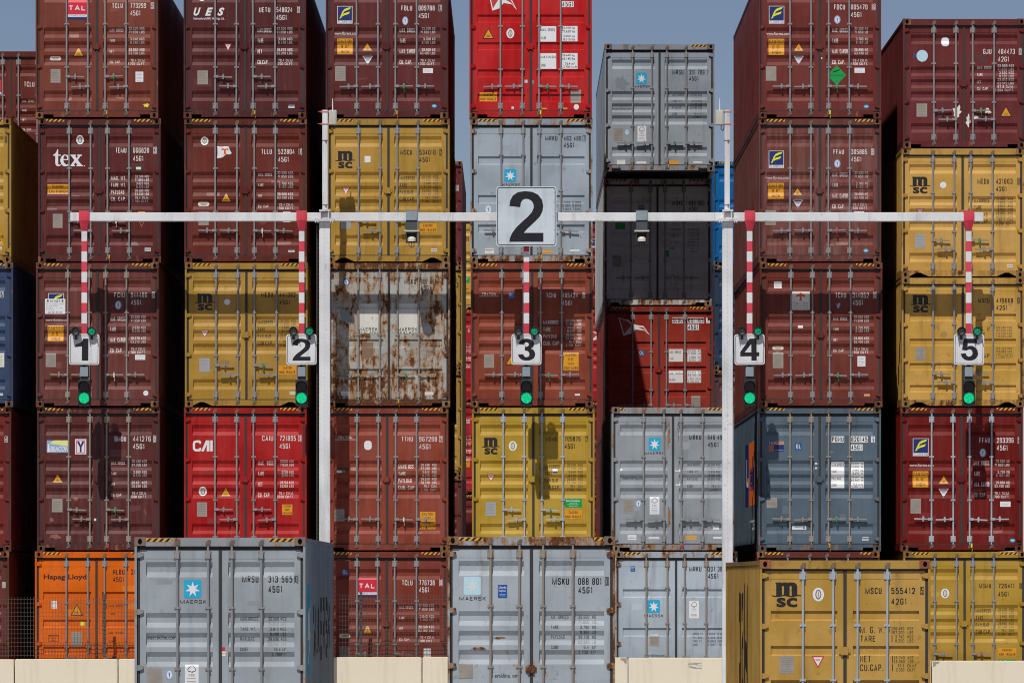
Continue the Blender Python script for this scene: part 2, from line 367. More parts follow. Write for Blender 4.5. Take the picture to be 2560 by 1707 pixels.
def mk_casting(sx, top):
    mb = MB(); wx, h, dp = .158, .122, .178; x0, x1 = (0, wx) if sx < 0 else (-wx, 0); z0, z1 = 0, h
    cx, cz = (x0 + x1) / 2 - sx * .006, (z0 + z1) / 2; n = 16
    el_ = ell(cx, cz, .030, .042, n); rc = []
    for k in range(n):
        a = 2 * math.pi * k / n; c, s_ = math.cos(a), math.sin(a); q = min(((x1 - x0) / 2) / max(abs(c), 1e-6), (h / 2) / max(abs(s_), 1e-6))
        rc.append(((x0 + x1) / 2 + c * q, cz + s_ * q))
    rc_c = [(x1, z1), (x0, z1), (x0, z0), (x1, z0)]
    vs = [(x, 0, z) for x, z in rc] + [(x, 0, z) for x, z in el_] + [(x, .12, z) for x, z in el_]
    fs = [(k, (k + 1) % n, (k + 1) % n + n, k + n) for k in range(n)] + [(k + n, (k + 1) % n + n, (k + 1) % n + 2 * n, k + 2 * n) for k in range(n)]
    fs.append(tuple(range(2 * n, 3 * n)))
    mb.add([(v[0], v[1], v[2]) for v in vs], [tuple(reversed(f)) for f in fs])
    c4 = [(2, rc_c[0]), (6, rc_c[1]), (10, rc_c[2]), (14, rc_c[3])]
    for k, c in c4: mb.add([(rc[k - 1][0], 0, rc[k - 1][1]), (rc[k][0], 0, rc[k][1]), (c[0], 0, c[1])] if False else [(0, 0, 0)], [])
    mb.add([(x0, 0, z0), (x1, 0, z0), (x1, dp, z0), (x0, dp, z0), (x0, 0, z1), (x1, 0, z1), (x1, dp, z1), (x0, dp, z1)],
           [(1, 2, 6, 5), (2, 3, 7, 6), (3, 0, 4, 7), (4, 5, 6, 7), (3, 2, 1, 0)])
    return me_of(mb, 'corner_casting')
def mk_casting_square(sx):
    """casting whose front plate is a square-cornered ring round the oval hole"""
    mb = MB(); wx, h, dp = .158, .122, .178; x0, x1 = (0, wx) if sx < 0 else (-wx, 0); n = 16
    cx, cz = (x0 + x1) / 2, h / 2; hole = ell(cx, cz, .030, .042, n)
    tri = tessellate_polygon([[Vector((x0, 0, 0)), Vector((x1, 0, 0)), Vector((x1, h, 0)), Vector((x0, h, 0))], [Vector((x, z, 0)) for x, z in hole]])
    mb.add([(x0, 0, 0), (x1, 0, 0), (x1, 0, h), (x0, 0, h)] + [(x, 0, z) for x, z in hole], tri)
    mb.add([(x, 0, z) for x, z in hole] + [(x, .13, z) for x, z in hole], [(k, (k + 1) % n, (k + 1) % n + n, k + n) for k in range(n)] + [tuple(range(n, 2 * n))])
    mb.add([(x0, 0, 0), (x1, 0, 0), (x1, dp, 0), (x0, dp, 0), (x0, 0, h), (x1, 0, h), (x1, dp, h), (x0, dp, h)],
           [(1, 2, 6, 5), (2, 3, 7, 6), (3, 0, 4, 7), (4, 5, 6, 7), (3, 2, 1, 0)])
    return me_of(mb, 'corner_casting')
def mk_door(side, kind, H):
    mb = MB(); s = 0 if side < 0 else 1
    xa, xb = ((-W / 2 + .074, -.022), (.024, W / 2 - .074))[s]; pa, pb = PANEL[s]
    zt, zb = H * (1 - .0617), H * (1 - .945); pr = profile(kind, H)
    ft = .05
    for (z0, y0), (z1, y1) in zip(pr, pr[1:]): mb.add([(pa, y0, z0), (pb, y0, z0), (pb, y1, z1), (pa, y1, z1)], [(3, 2, 1, 0)])
    for x, fl in ((pa, 0), (pb, 1)):             # ends of the grooves against the stiles
        for (z0, y0), (z1, y1) in zip(pr, pr[1:]):
            mb.add([(x, YD, z0), (x, YD, z1), (x, y1, z1), (x, y0, z0)], [(0, 1, 2, 3) if fl else (3, 2, 1, 0)])
    t0, b0 = pr[0][0], pr[-1][0]
    def q(x0, x1, z0, z1): mb.add([(x0, YD, z0), (x1, YD, z0), (x1, YD, z1), (x0, YD, z1)], [(0, 1, 2, 3)])
    q(xa, pa, b0, t0); q(pb, xb, b0, t0); q(xa, xb, t0, zt); q(xa, xb, zb, b0)
    mb.add([(pa, YD, t0), (pb, YD, t0), (pb, YP, t0), (pa, YP, t0)], [(0, 1, 2, 3)]); mb.add([(pa, YD, b0), (pb, YD, b0), (pb, YP, b0), (pa, YP, b0)], [(3, 2, 1, 0)])
    mb.add([(xa, YD, zb), (xb, YD, zb), (xb, YD + ft, zb), (xa, YD + ft, zb), (xa, YD, zt), (xb, YD, zt), (xb, YD + ft, zt), (xa, YD + ft, zt)],
           [(1, 2, 6, 5), (3, 0, 4, 7), (4, 5, 6, 7), (3, 2, 1, 0), (2, 3, 7, 6)])
    return me_of(mb, 'door')
def mk_seal(side, H):
    mb = MB(); s = side; zt, zb = H * (1 - .0617), H * (1 - .945); y = .05
    xs = sorted((s * (W / 2 - .036), s * (W / 2 - .074))); mb.box(xs[0], xs[1], y, y + .05, zb - .01, zt + .03)
    xs = sorted((s * .002, s * (W / 2 - .075))); mb.box(xs[0], xs[1], y, y + .05, zt + .001, zt + .042); mb.box(xs[0], xs[1], y, y + .05, zb - .022, zb - .001)
    if s > 0: mb.box(-.021, .023, y - .006, y + .05, zb, zt)
    return me_of(mb, 'seal')
RODS = {-1: (-W / 2 + .255 * W, -W / 2 + .43 * W), 1: (-W / 2 + .569 * W, -W / 2 + .743 * W)}
def mk_rod(H, guides):
    mb = MB(); y = .026
    mb.cyl((0, y, .075), (0, y, H - .075), .0175, 10)
    for z in (.09, H - .09):
        mb.box(-.034, .034, .000, .013, z - .022, z + .022, 'b'); mb.box(-.012, .04, .004, .03, z + .012, z + .05, 'b'); mb.box(-.038, -.012, .002, .028, z - .045, z - .008, 'b')
    for v in (.086, .914):
        z = H * (1 - v); mb.box(-.05, .05, .05, YD - .001, z - .062, z + .062); mb.box(-.026, .026, .002, .0499, z - .055, z + .055)
        for dx in (-.039, .039):
            for dz in (-.04, .04): mb.box(dx - .007, dx + .007, .043, .0499, z + dz - .007, z + dz + .007)
    for v in guides:
        z = H * (1 - v); mb.box(-.045, .045, .05, .0575, z - .018, z + .018); mb.box(-.024, .024, .003, .0499, z - .014, z + .014)
    return me_of2(mb, 'lock_rod')
def me_of2(mb, name):
    me = bpy.data.meshes.new(name); me.from_pydata(mb.v, [], mb.f)
    for k in mb.mats: me.materials.append(M['galv'] if k == 'a' else M['hardware'])
    me.polygons.foreach_set('material_index', mb.m)
    me.validate(); me.update(); return me
def mk_handle(sx):
    """lever from its rod (x=0) towards sx, with hub, retainer catch and seal ring"""
    mb = MB(); y = .012
    def bx(a, b, y0, y1, z0, z1, m='a'):
        a, b = sorted((a * sx, b * sx)); mb.box(a, b, y0, y1, z0, z1, m)
    bx(-.02, .07, -.004, .03, -.024, .026); bx(.075, .20, .004, .022, -.011, .011); bx(.20, .345, .0, .02, -.016, .010)
    bx(.145, .187, -.004, .05, -.026, .034); bx(.154, .178, .008, .05, .034, .056)
    mb.cyl((.166 * sx, -.004, -.036), (.166 * sx, .05, -.036), .017, 8)
    return me_of(mb, 'handle')
def mk_hinge(sx):
    mb = MB(); o = W / 2 - .006
    p = [(o, .034), (o - .045, .04), (o - .118, .03), (o - .122, -.012), (o - .05, -.04), (o, -.026)]
    p = [(x * sx, z) for x, z in p]
    if sx > 0: p = p[::-1]
    p = p if area(p) > 0 else p[::-1]
    mb.prism(p, .022, YD - .001); mb.cyl(((o - .01) * sx, .02, -.045), ((o - .01) * sx, .02, .045), .014, 8)
    return me_of(mb, 'hinge')
def area(p): return sum(a[0] * b[1] - b[0] * a[1] for a, b in zip(p, p[1:] + p[:1]))
def mk_side(sx, H):
    mb = MB(); xo, xi = sx * (W / 2 - .008), sx * (W / 2 - .044); y0, y1 = .15, LEN - .15; n = 40; pt = (y1 - y0) / n; P = [(y0, xo)]
    for k in range(n):
        a = y0 + k * pt; P += [(a + .072, xo), (a + .072 + .068, xi), (a + .072 + .068 + .07, xi), (a + pt, xo)]
    z0, z1 = .16, H - .06
    vs = [(x, y, z0) for y, x in P] + [(x, y, z1) for y, x in P]; m = len(P)
    mb.add(vs, [(k, k + 1, k + 1 + m, k + m) if sx > 0 else (k + m, k + 1 + m, k + 1, k) for k in range(m - 1)])
    return me_of(mb, 'side_wall'), P
def mk_end(H):
    mb = MB(); n = 9; P = []
    for k in range(n):
        a = -W / 2 + .15 + k * (W - .3) / n; t = (W - .3) / n; P += [(a, LEN - .03), (a + t * .3, LEN - .03), (a + t * .5, LEN - .07), (a + t * .8, LEN - .07)]
    P.append((W / 2 - .15, LEN - .03)); m = len(P)
    mb.add([(x, y, .15) for x, y in P] + [(x, y, H - .1) for x, y in P], [(k + m, k + 1 + m, k + 1, k) for k in range(m - 1)])
    mb.box(-W / 2 + .16, W / 2 - .16, LEN - .12, LEN - .01, .004, .1499); mb.box(-W / 2 + .16, W / 2 - .16, LEN - .12, LEN - .01, H - .0999, H - .002)
    return me_of(mb, 'end_wall')
def mk_sill(notch):
    mb = MB(); z0, z1 = .026, .138; a = W / 2 - .159; nw = .2; y0, y1 = .012, .11
    if notch == 'rect':
        mb.box(-a + nw, a - nw, y0, y1, z0, z1); mb.box(-a, -a + nw, y0, y1, .078, z1); mb.box(a - nw, a, y0, y1, .078, z1)
    else:
        for s in (-1, 1):
            mb.prism([(x * s, z) for x, z in ([(a, z1), (a - .44, z1), (a - .44, z0), (a - .38, z0), (a - .22, .10), (a - .14, .10), (a, .03)])][::(1 if s < 0 else -1)][::-1], y0, y1)
        mb.box(-a + .44, a - .44, y0, y1, z0, z1)
    return me_of(mb, 'sill')
def mk_box(name, *b):
    mb = MB(); mb.box(*b); return me_of(mb, name)
def mk_hazard(sgn, part=1.0):
    """black and yellow chevron tape on the header"""
    return None
def add_hazard(parent, H, sgn, frac=1.0):
    d = Decal(); a = W / 2 - .163; x0, x1 = (-a, -a + .36) if sgn < 0 else (a - .36, a)
    if frac < 1: x0 = x1 - .36 * frac if sgn > 0 else x0; x1 = x0 + .36 * frac
    z0, z1 = H - .066, H - .016
    d.rect(x0, z0, x1, z1, 'black')
    k = x0 - .05
    while k < x1:
        pl = [(max(x0, min(x1, k)), z0), (max(x0, min(x1, k + .045)), z0), (max(x0, min(x1, k + .095)), z1), (max(x0, min(x1, k + .05)), z1)]
        if area(pl) > 1e-4: d.poly(pl, 'hazard', 1)
        k += .09
    return d.build('hazard_tape', parent, lambda x, z: .012, [], step=.001)

def s_pick(handles):
    """coloured seals hung on the right-hand door's levers and lower cams"""
    out = []; q = random.random()
    sgn = 1
    hx = RODS[1][0] + .166 * (1 if handles in ('stag', 'out') else -1)
    if q < .7: out.append((random.choice(('green', 'green', 'green', 'red', 'offwhite')), hx, (.71 if handles == 'stag' else .777)))
    if random.random() < .55: out.append((random.choice(('yellow', 'yellow', 'lemon', 'red')), RODS[1][0] + .03, .955))
    return out
class Box:
    """one container; items are measured on the photo and turned into metres on its doors"""
    def __init__(s, left, ztop, d, rgb, label, kind='A', H=HHC, rust=.1, fade=.18, dirt=.28, rough=.42, notch='rect', handles='stag', rods='galv', haz=(1, 1), low=.25, frust=.16,
                 hz=1.0, group='stacked shipping containers', castings=None, ink='ink_white', dx=0, lock=.5):
        s.d = d; s.H = H; s.kind = kind; s.ink = ink
        s.sc = FPX / d; s.left = left * 2560 / 2352
        X = (s.left - 1280) / s.sc + W / 2
        s.ztop = ztop; s.ytop = 1445 - (ztop - EYE) * s.sc; s.hz = hz
        r = s.root = empty('shipping_container', (X, d - DCAM, ztop - H * hz), label, 'container', group)
        r.scale = (1, 1, hz)
        mx_ = max(rgb); k_ = .945 if mx_ - min(rgb) > 40 else .955
        red = rgb[0] > 1.6 * rgb[1]
        rgb = (rgb[0] * k_, rgb[1] * k_ * (.965 if red else 1), rgb[2] * k_ * (.88 if red else 1)); s.rgb = rgb
        pm = s.pm = weather('container_paint', rgb, rust, fade, dirt, rough, None, low, 6.8 if rust > .6 else 4.2)
        fm = weather('frame_paint', tuple(c * .93 for c in rgb), min(1, rust + frust), fade * .6, dirt + .25, rough + .08, None, low)
        cm = weather('casting_paint', tuple(rgb[i] * .42 + (104, 74, 60)[i] * .46 for i in range(3)), min(1, rust * .5 + .5), .1, .6, .62) if castings is None else castings
        for top in (0, 1):
            for sx in (-1, 1):
                o = link('corner_casting', cached(('cast', sx), lambda: mk_casting_square(sx)), r, cm); o.location = (sx * W / 2, 0, (H - .122) if top else 0)
                o = link('corner_casting', cached(('castb', sx), lambda: mk_box('corner_casting', *((0, .158) if sx < 0 else (-.158, 0)), 0, .178, 0, .122)), r, cm)
                o.location = (sx * W / 2, LEN - .178, (H - .122) if top else 0)
        for sx in (-1, 1):
            a, b = sorted((sx * W / 2 * .9985, sx * (W / 2 - .036)))
            link('corner_post', cached(('post', sx, H), lambda: mk_box('corner_post', a, b, .006, .16, .1225, H - .1225)), r, fm)
            link('corner_post', cached(('postb', sx, H), lambda: mk_box('corner_post', a, b, LEN - .16, LEN - .006, .1225, H - .1225)), r, fm)
            link('side_wall', cached(('side', sx, H), lambda: mk_side(sx, H)[0]), r, pm)
            a2, b2 = sorted((sx * W / 2 * .998, sx * (W / 2 - .06)))
            link('top_rail', cached(('tr', sx, H), lambda: mk_box('top_rail', a2, b2, .18, LEN - .18, H - .07, H - .012)), r, fm)
            link('bottom_rail', cached(('br', sx, H), lambda: mk_box('bottom_rail', a2, b2, .18, LEN - .18, .02, .165)), r, fm)
        s.header = link('header', cached(('hd', H), lambda: mk_box('header', -W / 2 + .1585, W / 2 - .1585, .012, .12, H - .128, H - .008)), r, fm)
        for sgn, on in zip((-1, 1), haz):
            if on: add_hazard(s.header, H, sgn, on)
        link('sill', cached(('sill', notch), lambda: mk_sill(notch)), r, fm)
        link('roof', cached(('roof', H), lambda: mk_box('roof', -W / 2 + .061, W / 2 - .061, .12, LEN - .05, H - .03, H - .014)), r, pm)
        link('floor', cached(('floor', H), lambda: mk_box('floor', -W / 2 + .061, W / 2 - .061, .13, LEN - .1, .14, .16)), r, fm)
        link('end_wall', cached(('end', H), lambda: mk_end(H)), r, pm)
        s.dep, s.cuts = depth_fn(kind, H)
        s.doors = {}; s.dec = {}
        rm = M[rods]; guides = {'A': (.345, .645), 'C': (.36, .66), 'D': (.25, .50, .73)}[kind]
        for sd in (-1, 1):
            dr = s.doors[sd] = link('door', cached(('door', sd, kind, H), lambda: mk_door(sd, kind, H)), r, pm); s.dec[sd] = Decal()
            link('seal', cached(('seal', sd, H), lambda: mk_seal(sd, H)), dr, M['rubber'])
            for k, x in enumerate(RODS[sd]):
                o = link('lock_rod', cached(('rod', kind, H), lambda: mk_rod(H, guides)), dr, rm); o.location = (x + random.uniform(-.008, .008), 0, 0); o.rotation_euler = (0, R(random.uniform(-.14, .14)), 0)
                if handles == 'stag': hs_ = 1 if k == 0 else -1; v = (.71, .778)[k] if kind == 'A' else (.742, .812)[k]
                else: hs_ = sd; v = .777
                o = link('handle', cached(('hdl', hs_), lambda: mk_handle(hs_)), dr, rm); o.location = (x, -.001, H * (1 - v))
                o.rotation_euler = (0, R(random.uniform(-3, 3)), 0)
            for v in (.0875, .365, .638, .914):
                o = link('hinge', cached(('hinge', sd), lambda: mk_hinge(sd)), dr, fm); o.location = (0, 0, H * (1 - v))
        for mk, hx, hv in s_pick(handles):
            sl = MB(); sl.box(-.012, .012, -.024, -.005, -.05, .03); sl.tube([(0, -.014, -.05), (.012, -.014, -.09), (.006, -.014, -.13)], .004, 5)
            o = link('customs_seal', sl.mesh('customs_seal', M[mk]), s.doors[1 if hx > 0 else -1]); o.location = (hx, 0, H * (1 - hv))
        lk = MB(); lk.box(-.06, .045, .018, .049, -.058, .058); lk.box(-.085, -.0601, .035, .057, -.045, .045); lk.box(.0451, .075, .035, .057, -.03, .03)
        if lock: o = link('lock_box', cached('lockbox', lambda: me_of(lk, 'lock_box')), s.doors[1], fm); o.location = (0, 0, H * (1 - lock))
        ALL.append(s)
    # photo measure -> metres on the door
    def use(s, crop): s.cr = CROPS[crop]; return s
    def X(s, x): return ((s.cr[0] + x * s.cr[2]) - s.left) / s.sc - W / 2
    def Z(s, y): return s.H - ((s.cr[1] + y * s.cr[2]) - s.ytop) / s.sc / s.hz
    def r4(s, a): return s.X(a[0]), s.Z(a[3]), s.X(a[2]), s.Z(a[1])
    def D(s, x): return s.dec[-1 if x < 0 else 1]
    def text(s, t, rect, m=None, bold=.008, shear=0, lay=0):
        x0, z0, x1, z1 = s.r4(rect); s.D(x0 + .01).text(t, x0, z0, x1, z1, m or s.ink, lay, bold, shear); return s
    def uv(s, t, u0, u1, v0, v1, m, bold=.006):
        s.dec[1].text(t, -W / 2 + u0 * W, s.H * (1 - v1), -W / 2 + u1 * W, s.H * (1 - v0), m, 0, bold)
    def box_mark(s, rect, m, lay=0):
        x0, z0, x1, z1 = s.r4(rect); s.D(x0).frame(x0, z0, x1, z1, .008, m, lay)
    def ident(s, code, num, chk, size, xc, xn, xk, y, y2, boxed=True, m=None, plates=False, w4=None):
        m = m or s.ink; y0, y1 = y; lay = 2 if plates else 0
        if plates:
            for (a, b), (q0, q1) in ((xc, y), (xn, y), (xk, y), ((xn[0], xn[0] + (xn[1] - xn[0]) * .67), y2)):
                if b > a: x0, z0, x1, z1 = s.r4((a - 3, q0 - 4, b + 3, q1 + 4)); s.D(x0).rect(x0, z0, x1, z1, 'white', 0)
        if code: s.text(code, (xc[0], y0, xc[1], y1), m, lay=lay, bold=.022 if m == 'black' else .009)
        if num: s.text(num, (xn[0], y0, xn[1], y1), m, lay=lay, bold=.022 if m == 'black' else .009)
        if chk:
            a, b = xk; s.text(chk, (a + (b - a) * .22, y0, b - (b - a) * .22, y1), m, lay=lay, bold=.022 if m == 'black' else .009)
            if boxed: s.box_mark((a, y0 - (y1 - y0) * .14, b, y1 + (y1 - y0) * .14), m)
        if size: s.text(size, (xn[0], y2[0], w4 or xn[0] + (xn[1] - xn[0]) * .65, y2[1]), m, lay=lay, bold=.022 if m == 'black' else .009)
        return s
    def weights(s, tpl, labels=None, vals=None, m=None):
        m = m or s.ink
        if tpl in ('W1', 'W1b'):
            labels = labels or ('MAX. GROSS', 'TARE', 'NET', 'CU. CAP.')
            vals = vals or ('32.500 KGS', '71.650 LBS', '3.840 KGS', '8.460 LBS', '28.660 KGS', '63.190 LBS', '76.4 CU.M.', '2.700 CU.FT.')
            lh = .0095 if tpl == 'W1' else .015; lw = .0112 if tpl == 'W1' else .0125
            for k, t in enumerate(labels):
                v = .388 + k * .0735; s.uv(t, .602, .602 + lw * len(t), v - lh, v + lh, m)
            for k, t in enumerate(vals):
                v = .376 + (k // 2) * .0735 + (k % 2) * .0245; s.uv(t, .893 - .0122 * len(t), .893, v - .009, v + .009, m)
        elif tpl == 'W2':
            labels = labels or ('MAXGROSS', 'TARE', 'PAYLOAD', 'CUB.CAP.')
            vals = vals or ('32.500  KGS', '71.650  LBS', '3.840  KGS', '8.470  LBS', '28.660  KGS', '63.180  LBS', '76.4  CUM', '2.700  CUFT')
            for k, t in enumerate(labels):
                v = .412 + k * .0485; s.uv(t, .592, .592 + .0154 * len(t), v - .0135, v + .0135, m)
            for k, t in enumerate(vals):
                v = .4 + k * .0246; s.uv(t, .903 - .0115 * len(t), .903, v - .0085, v + .0085, m)
        elif tpl == 'W3':
            labels = labels or ('MAX.GROSS', 'TARE WT.', 'PAYLOAD', 'CUBE')
            vals = vals or ('32,500 KGS', '71,650 LBS', '3,810 KGS', '8,400 LBS', '28,690 KGS', '63,250 LBS', '76.4 M\u00b3', '2,700FT\u00b3')
            for k, t in enumerate(labels):
                v = .3985 + k * .0495; s.uv(t, .617, .617 + .0116 * len(t), v - .0085, v + .0085, m)
            for k, t in enumerate(vals):
                v = .3985 + k * .0248; s.uv(t, .886 - .0105 * len(t), .886, v - .0083, v + .0083, m if k not in (1, 5) else 'print')
        return s
    def lines(s, rows, m=None, bold=.006):
        for t, rc in rows: s.text(t, rc, m, bold)
        return s
    # stickers -----------------------------------------------------------
    def sticker(s, kind, rect, name='sticker', lines=None, label=None, m=None):
        x0, z0, x1, z1 = s.r4(rect); d = Decal(); w_, h_ = x1 - x0, z1 - z0; cx, cz = (x0 + x1) / 2, (z0 + z1) / 2
        def rows(tl, mm, a=.9, lay=1, hh=.62):
            n = len(tl); mx = max(len(t) for t in tl)
            for k, t in enumerate(tl):
                zc = z1 - h_ * (k + .5) / n; ww = w_ * a * max(.3, len(t) / mx) / 2; q = h_ / n * hh / 2
                d.text(t, cx - ww, zc - q, cx + ww, zc + q, mm, lay, .012)
        def fine(n, mm='print', zz=(.08, .92), ww=.8):
            for k in range(n):
                zc = z1 - h_ * (zz[0] + (zz[1] - zz[0]) * (k + .5) / n); d.rect(cx - w_ * ww / 2, zc - h_ * .012, cx + w_ * ww / 2 * (1 - .3 * ((k * 7) % 3) / 2), zc + h_ * .012, mm, 1)
        nm = name
        if kind == 'caution': d.rect(x0, z0, x1, z1, 'yellow'); rows(lines, 'black'); nm = 'caution_label'
        elif kind == 'tri':
            d.poly([(x0, z0), (x1, z0), (cx, z1)], 'black'); k = .78
            d.poly([(cx - w_ * k / 2, z0 + h_ * .075), (cx + w_ * k / 2, z0 + h_ * .075), (cx, z0 + h_ * .88)], 'yellow', 1)
            d.rect(cx - w_ * .16, z0 + h_ * .2, cx + w_ * .16, z0 + h_ * .24, 'black', 2); d.rect(cx - w_ * .12, z0 + h_ * .3, cx + w_ * .12, z0 + h_ * .34, 'black', 2); nm = 'warning_label'
        elif kind == 'inv':
            mm = m or 'red'
            d.poly([(x0, z1), (cx, z0), (x1, z1)], mm); k = .74
            d.poly([(cx - w_ * k / 2, z1 - h_ * .1), (cx, z0 + h_ * .17), (cx + w_ * k / 2, z1 - h_ * .1)], 'white' if mm != 'orange' else 'black', 1)
            d.rect(cx - w_ * .2, z1 - h_ * .28, cx + w_ * .2, z1 - h_ * .23, 'print', 2); d.rect(cx - w_ * .14, z1 - h_ * .4, cx + w_ * .14, z1 - h_ * .35, 'print', 2); nm = 'notice_label'
        elif kind == 'invw':
            d.poly([(x0, z1), (cx, z0), (x1, z1)], 'white')
            d.rect(cx - w_ * .34, z1 - h_ * .17, cx + w_ * .34, z1 - h_ * .06, 'navy', 1); d.poly([(cx - w_ * .11, z0 + h_ * .22), (cx, z0 + h_ * .03), (cx + w_ * .11, z0 + h_ * .22)], 'blue', 1)
            for q in (.3, .4, .5): d.rect(cx - w_ * (.42 - q * .6), z1 - h_ * q - h_ * .02, cx + w_ * (.42 - q * .6), z1 - h_ * q + h_ * .02, 'print', 1)
            nm = 'notice_label'
        elif kind == 'plate': d.rect(x0, z0, x1, z1, m or 'plate'); fine(7); nm = 'data_plate'
        elif kind == 'silver': d.rect(x0, z0, x1, z1, 'silver'); fine(4); nm = 'data_plate'
        elif kind == 'bv':
            d.poly(ell(cx, cz, w_ / 2, h_ / 2, 28), 'white'); d.poly(ell(cx, cz, w_ * .27, h_ * .36, 20), 'print', 1); d.poly(ell(cx, cz, w_ * .17, h_ * .26, 16), 'offwhite', 2)
            d.rect(cx - w_ * .03, cz - h_ * .2, cx + w_ * .03, cz + h_ * .2, 'print', 3); nm = 'inspection_seal'
        elif kind == 'oval': d.poly(rrect(x0, x1, z0, z1, w_ * .42), m or 'white'); nm = 'inspection_seal'
        elif kind == 'disc': d.poly(ell(cx, cz, w_ / 2, h_ / 2, 28), m or 'white'); nm = 'round_label'
        elif kind == 'seal':
            d.poly(ell(cx, cz, w_ / 2, h_ / 2, 24), m or 'sealblue'); d.poly(ell(cx, cz, w_ * .33, h_ * .37, 20), 'white', 1); d.rect(cx - w_ * .05, cz - h_ * .25, cx + w_ * .05, cz + h_ * .1, 'blue', 2)
            d.poly(ell(cx, cz + h_ * .12, w_ * .15, h_ * .12, 12), 'sealblue', 2); nm = 'inspection_seal'
        elif kind == 'pill': d.poly(rrect(x0, x1, z0, z1, h_ * .48), 'offwhite'); d.rect(cx - w_ * .32, cz + h_ * .08, cx + w_ * .32, cz + h_ * .22, 'print', 1); d.rect(cx - w_ * .24, cz - h_ * .25, cx + w_ * .24, cz - h_ * .1, 'print', 1); nm = 'steel_label'
        elif kind == 'cimc': d.rect(x0, z0, x1, z1, 'white'); d.text('CIMC', x0 + w_ * .1, z0 + h_ * .2, x1 - w_ * .1, z1 - h_ * .2, 'blue', 1, .02); nm = 'maker_label'
        elif kind == 'white': d.rect(x0, z0, x1, z1, m or 'white'); fine(lines or 3, 'print', ww=.75); nm = 'paper_label'
        elif kind == 'patch': d.rect(x0, z0, x1, z1, m or 'white'); nm = 'tape_patch'
        elif kind == 'tag': d.rect(x0, z0 + h_ * .4, x1, z1, 'white'); d.rect(x0, z0, x1, z0 + h_ * .4, m or 'green'); nm = 'tape_patch'
        elif kind == 'ovalblue': d.poly(ell(cx, cz, w_ / 2, h_ / 2, 20), 'cyan'); d.rect(cx - w_ * .3, cz - h_ * .12, cx + w_ * .3, cz + h_ * .12, 'white', 1); nm = 'maker_label'
        elif kind == 'gl': d.rect(x0, z0, x1, z1, 'blue'); d.text('GL', x0 + w_ * .12, z0 + h_ * .32, x1 - w_ * .12, z1 - h_ * .14, 'white', 1, .01); d.rect(x0 + w_ * .12, z0 + h_ * .12, x1 - w_ * .12, z0 + h_ * .17, 'sealblue', 1); nm = 'inspection_seal'
        elif kind == 'lloyds':
            d.rect(x0, z0, x1, z1, 'blue'); d.text('Lloyds', x0 + w_ * .1, cz + h_ * .16, x1 - w_ * .1, z1 - h_ * .1, 'white', 1); d.text('Register', x0 + w_ * .1, cz - h_ * .06, x1 - w_ * .1, cz + h_ * .12, 'white', 1)
            d.rect(x0 + w_ * .15, cz - h_ * .25, x1 - w_ * .15, cz - h_ * .2, 'sealblue', 1); d.rect(x0 + w_ * .2, cz - h_ * .36, x1 - w_ * .2, cz - h_ * .31, 'sealblue', 1); nm = 'inspection_seal'
        elif kind == 'fsc':
            d.rect(x0, z0, x1, z1, 'white'); zt = z1 - h_ * .05; tw = w_ * .3
            o_ = [(cx - tw * .15, zt - h_ * .34), (cx - tw * .15, zt - h_ * .27), (cx - tw * .9, zt - h_ * .25), (cx - tw, zt - h_ * .17), (cx - tw * .4, zt - h_ * .05), (cx + tw * .1, zt), (cx + tw * .7, zt - h_ * .07), (cx + tw, zt - h_ * .2), (cx + tw * .7, zt - h_ * .27), (cx + tw * .15, zt - h_ * .27), (cx + tw * .15, zt - h_ * .34)]
            pts = o_
            for a, b in zip(pts, pts[1:]):
                va = Vector((b[0] - a[0], b[1] - a[1])); n_ = Vector((-va.y, va.x)).normalized() * w_ * .022
                d.poly([(a[0] - n_.x, a[1] - n_.y), (b[0] - n_.x, b[1] - n_.y), (b[0] + n_.x, b[1] + n_.y), (a[0] + n_.x, a[1] + n_.y)], 'black', 1 + .4 * (pts.index(a) % 2))
            d.text('FSC', cx - w_ * .22, z0 + h_ * .46, cx + w_ * .22, z0 + h_ * .56, 'black', 1)
            for q in (.36, .22, .15, .08): d.rect(cx - w_ * .35, z0 + h_ * q, cx + w_ * .3, z0 + h_ * (q + .02), 'print', 1)
            nm = 'forest_label'
        elif kind == 'eco':
            d.rect(x0, z0, x1, z1, 'green'); d.text('Eco-Container', x0 + w_ * .1, z1 - h_ * .36, x1 - w_ * .1, z1 - h_ * .1, 'white', 1, .01)
            for k, t in enumerate(('Bamboo Flooring', 'Waterborne Paint System', 'Waterborne Sealant')): d.text(t, cx - w_ * .014 * len(t), z1 - h_ * (.55 + .17 * k), cx + w_ * .014 * len(t), z1 - h_ * (.45 + .17 * k), 'white', 1)
            nm = 'eco_label'
        elif kind == 'diamond':
            d.poly([(cx, z0), (x1, cz), (cx, z1), (x0, cz)], 'green'); d.poly([(cx - w_ * .2, cz + h_ * .18), (cx - w_ * .2, cz + h_ * .12), (cx + w_ * .16, cz + h_ * .24), (cx + w_ * .16, cz + h_ * .3)], 'black', 1)
            d.text('NON-FLAMMABLE GAS', cx - w_ * .36, cz - h_ * .03, cx + w_ * .36, cz + h_ * .03, 'black', 1, .01); d.text('2', cx - w_ * .03, z0 + h_ * .09, cx + w_ * .03, z0 + h_ * .18, 'black', 1); nm = 'hazard_diamond'
        elif kind == 'danger':
            d.rect(x0, z0, x1, z1, 'white'); d.text('DANGER', cx - w_ * .24, z1 - h_ * .22, cx + w_ * .24, z1 - h_ * .08, 'black', 1, .02)
            for sx in (-1, 1): d.poly(ell(cx + sx * w_ * .36, z1 - h_ * .12, w_ * .045, h_ * .06, 10), 'black', 1); d.rect(cx + sx * w_ * .36 - w_ * .06, z1 - h_ * .25, cx + sx * w_ * .36 + w_ * .06, z1 - h_ * .21, 'black', 1)
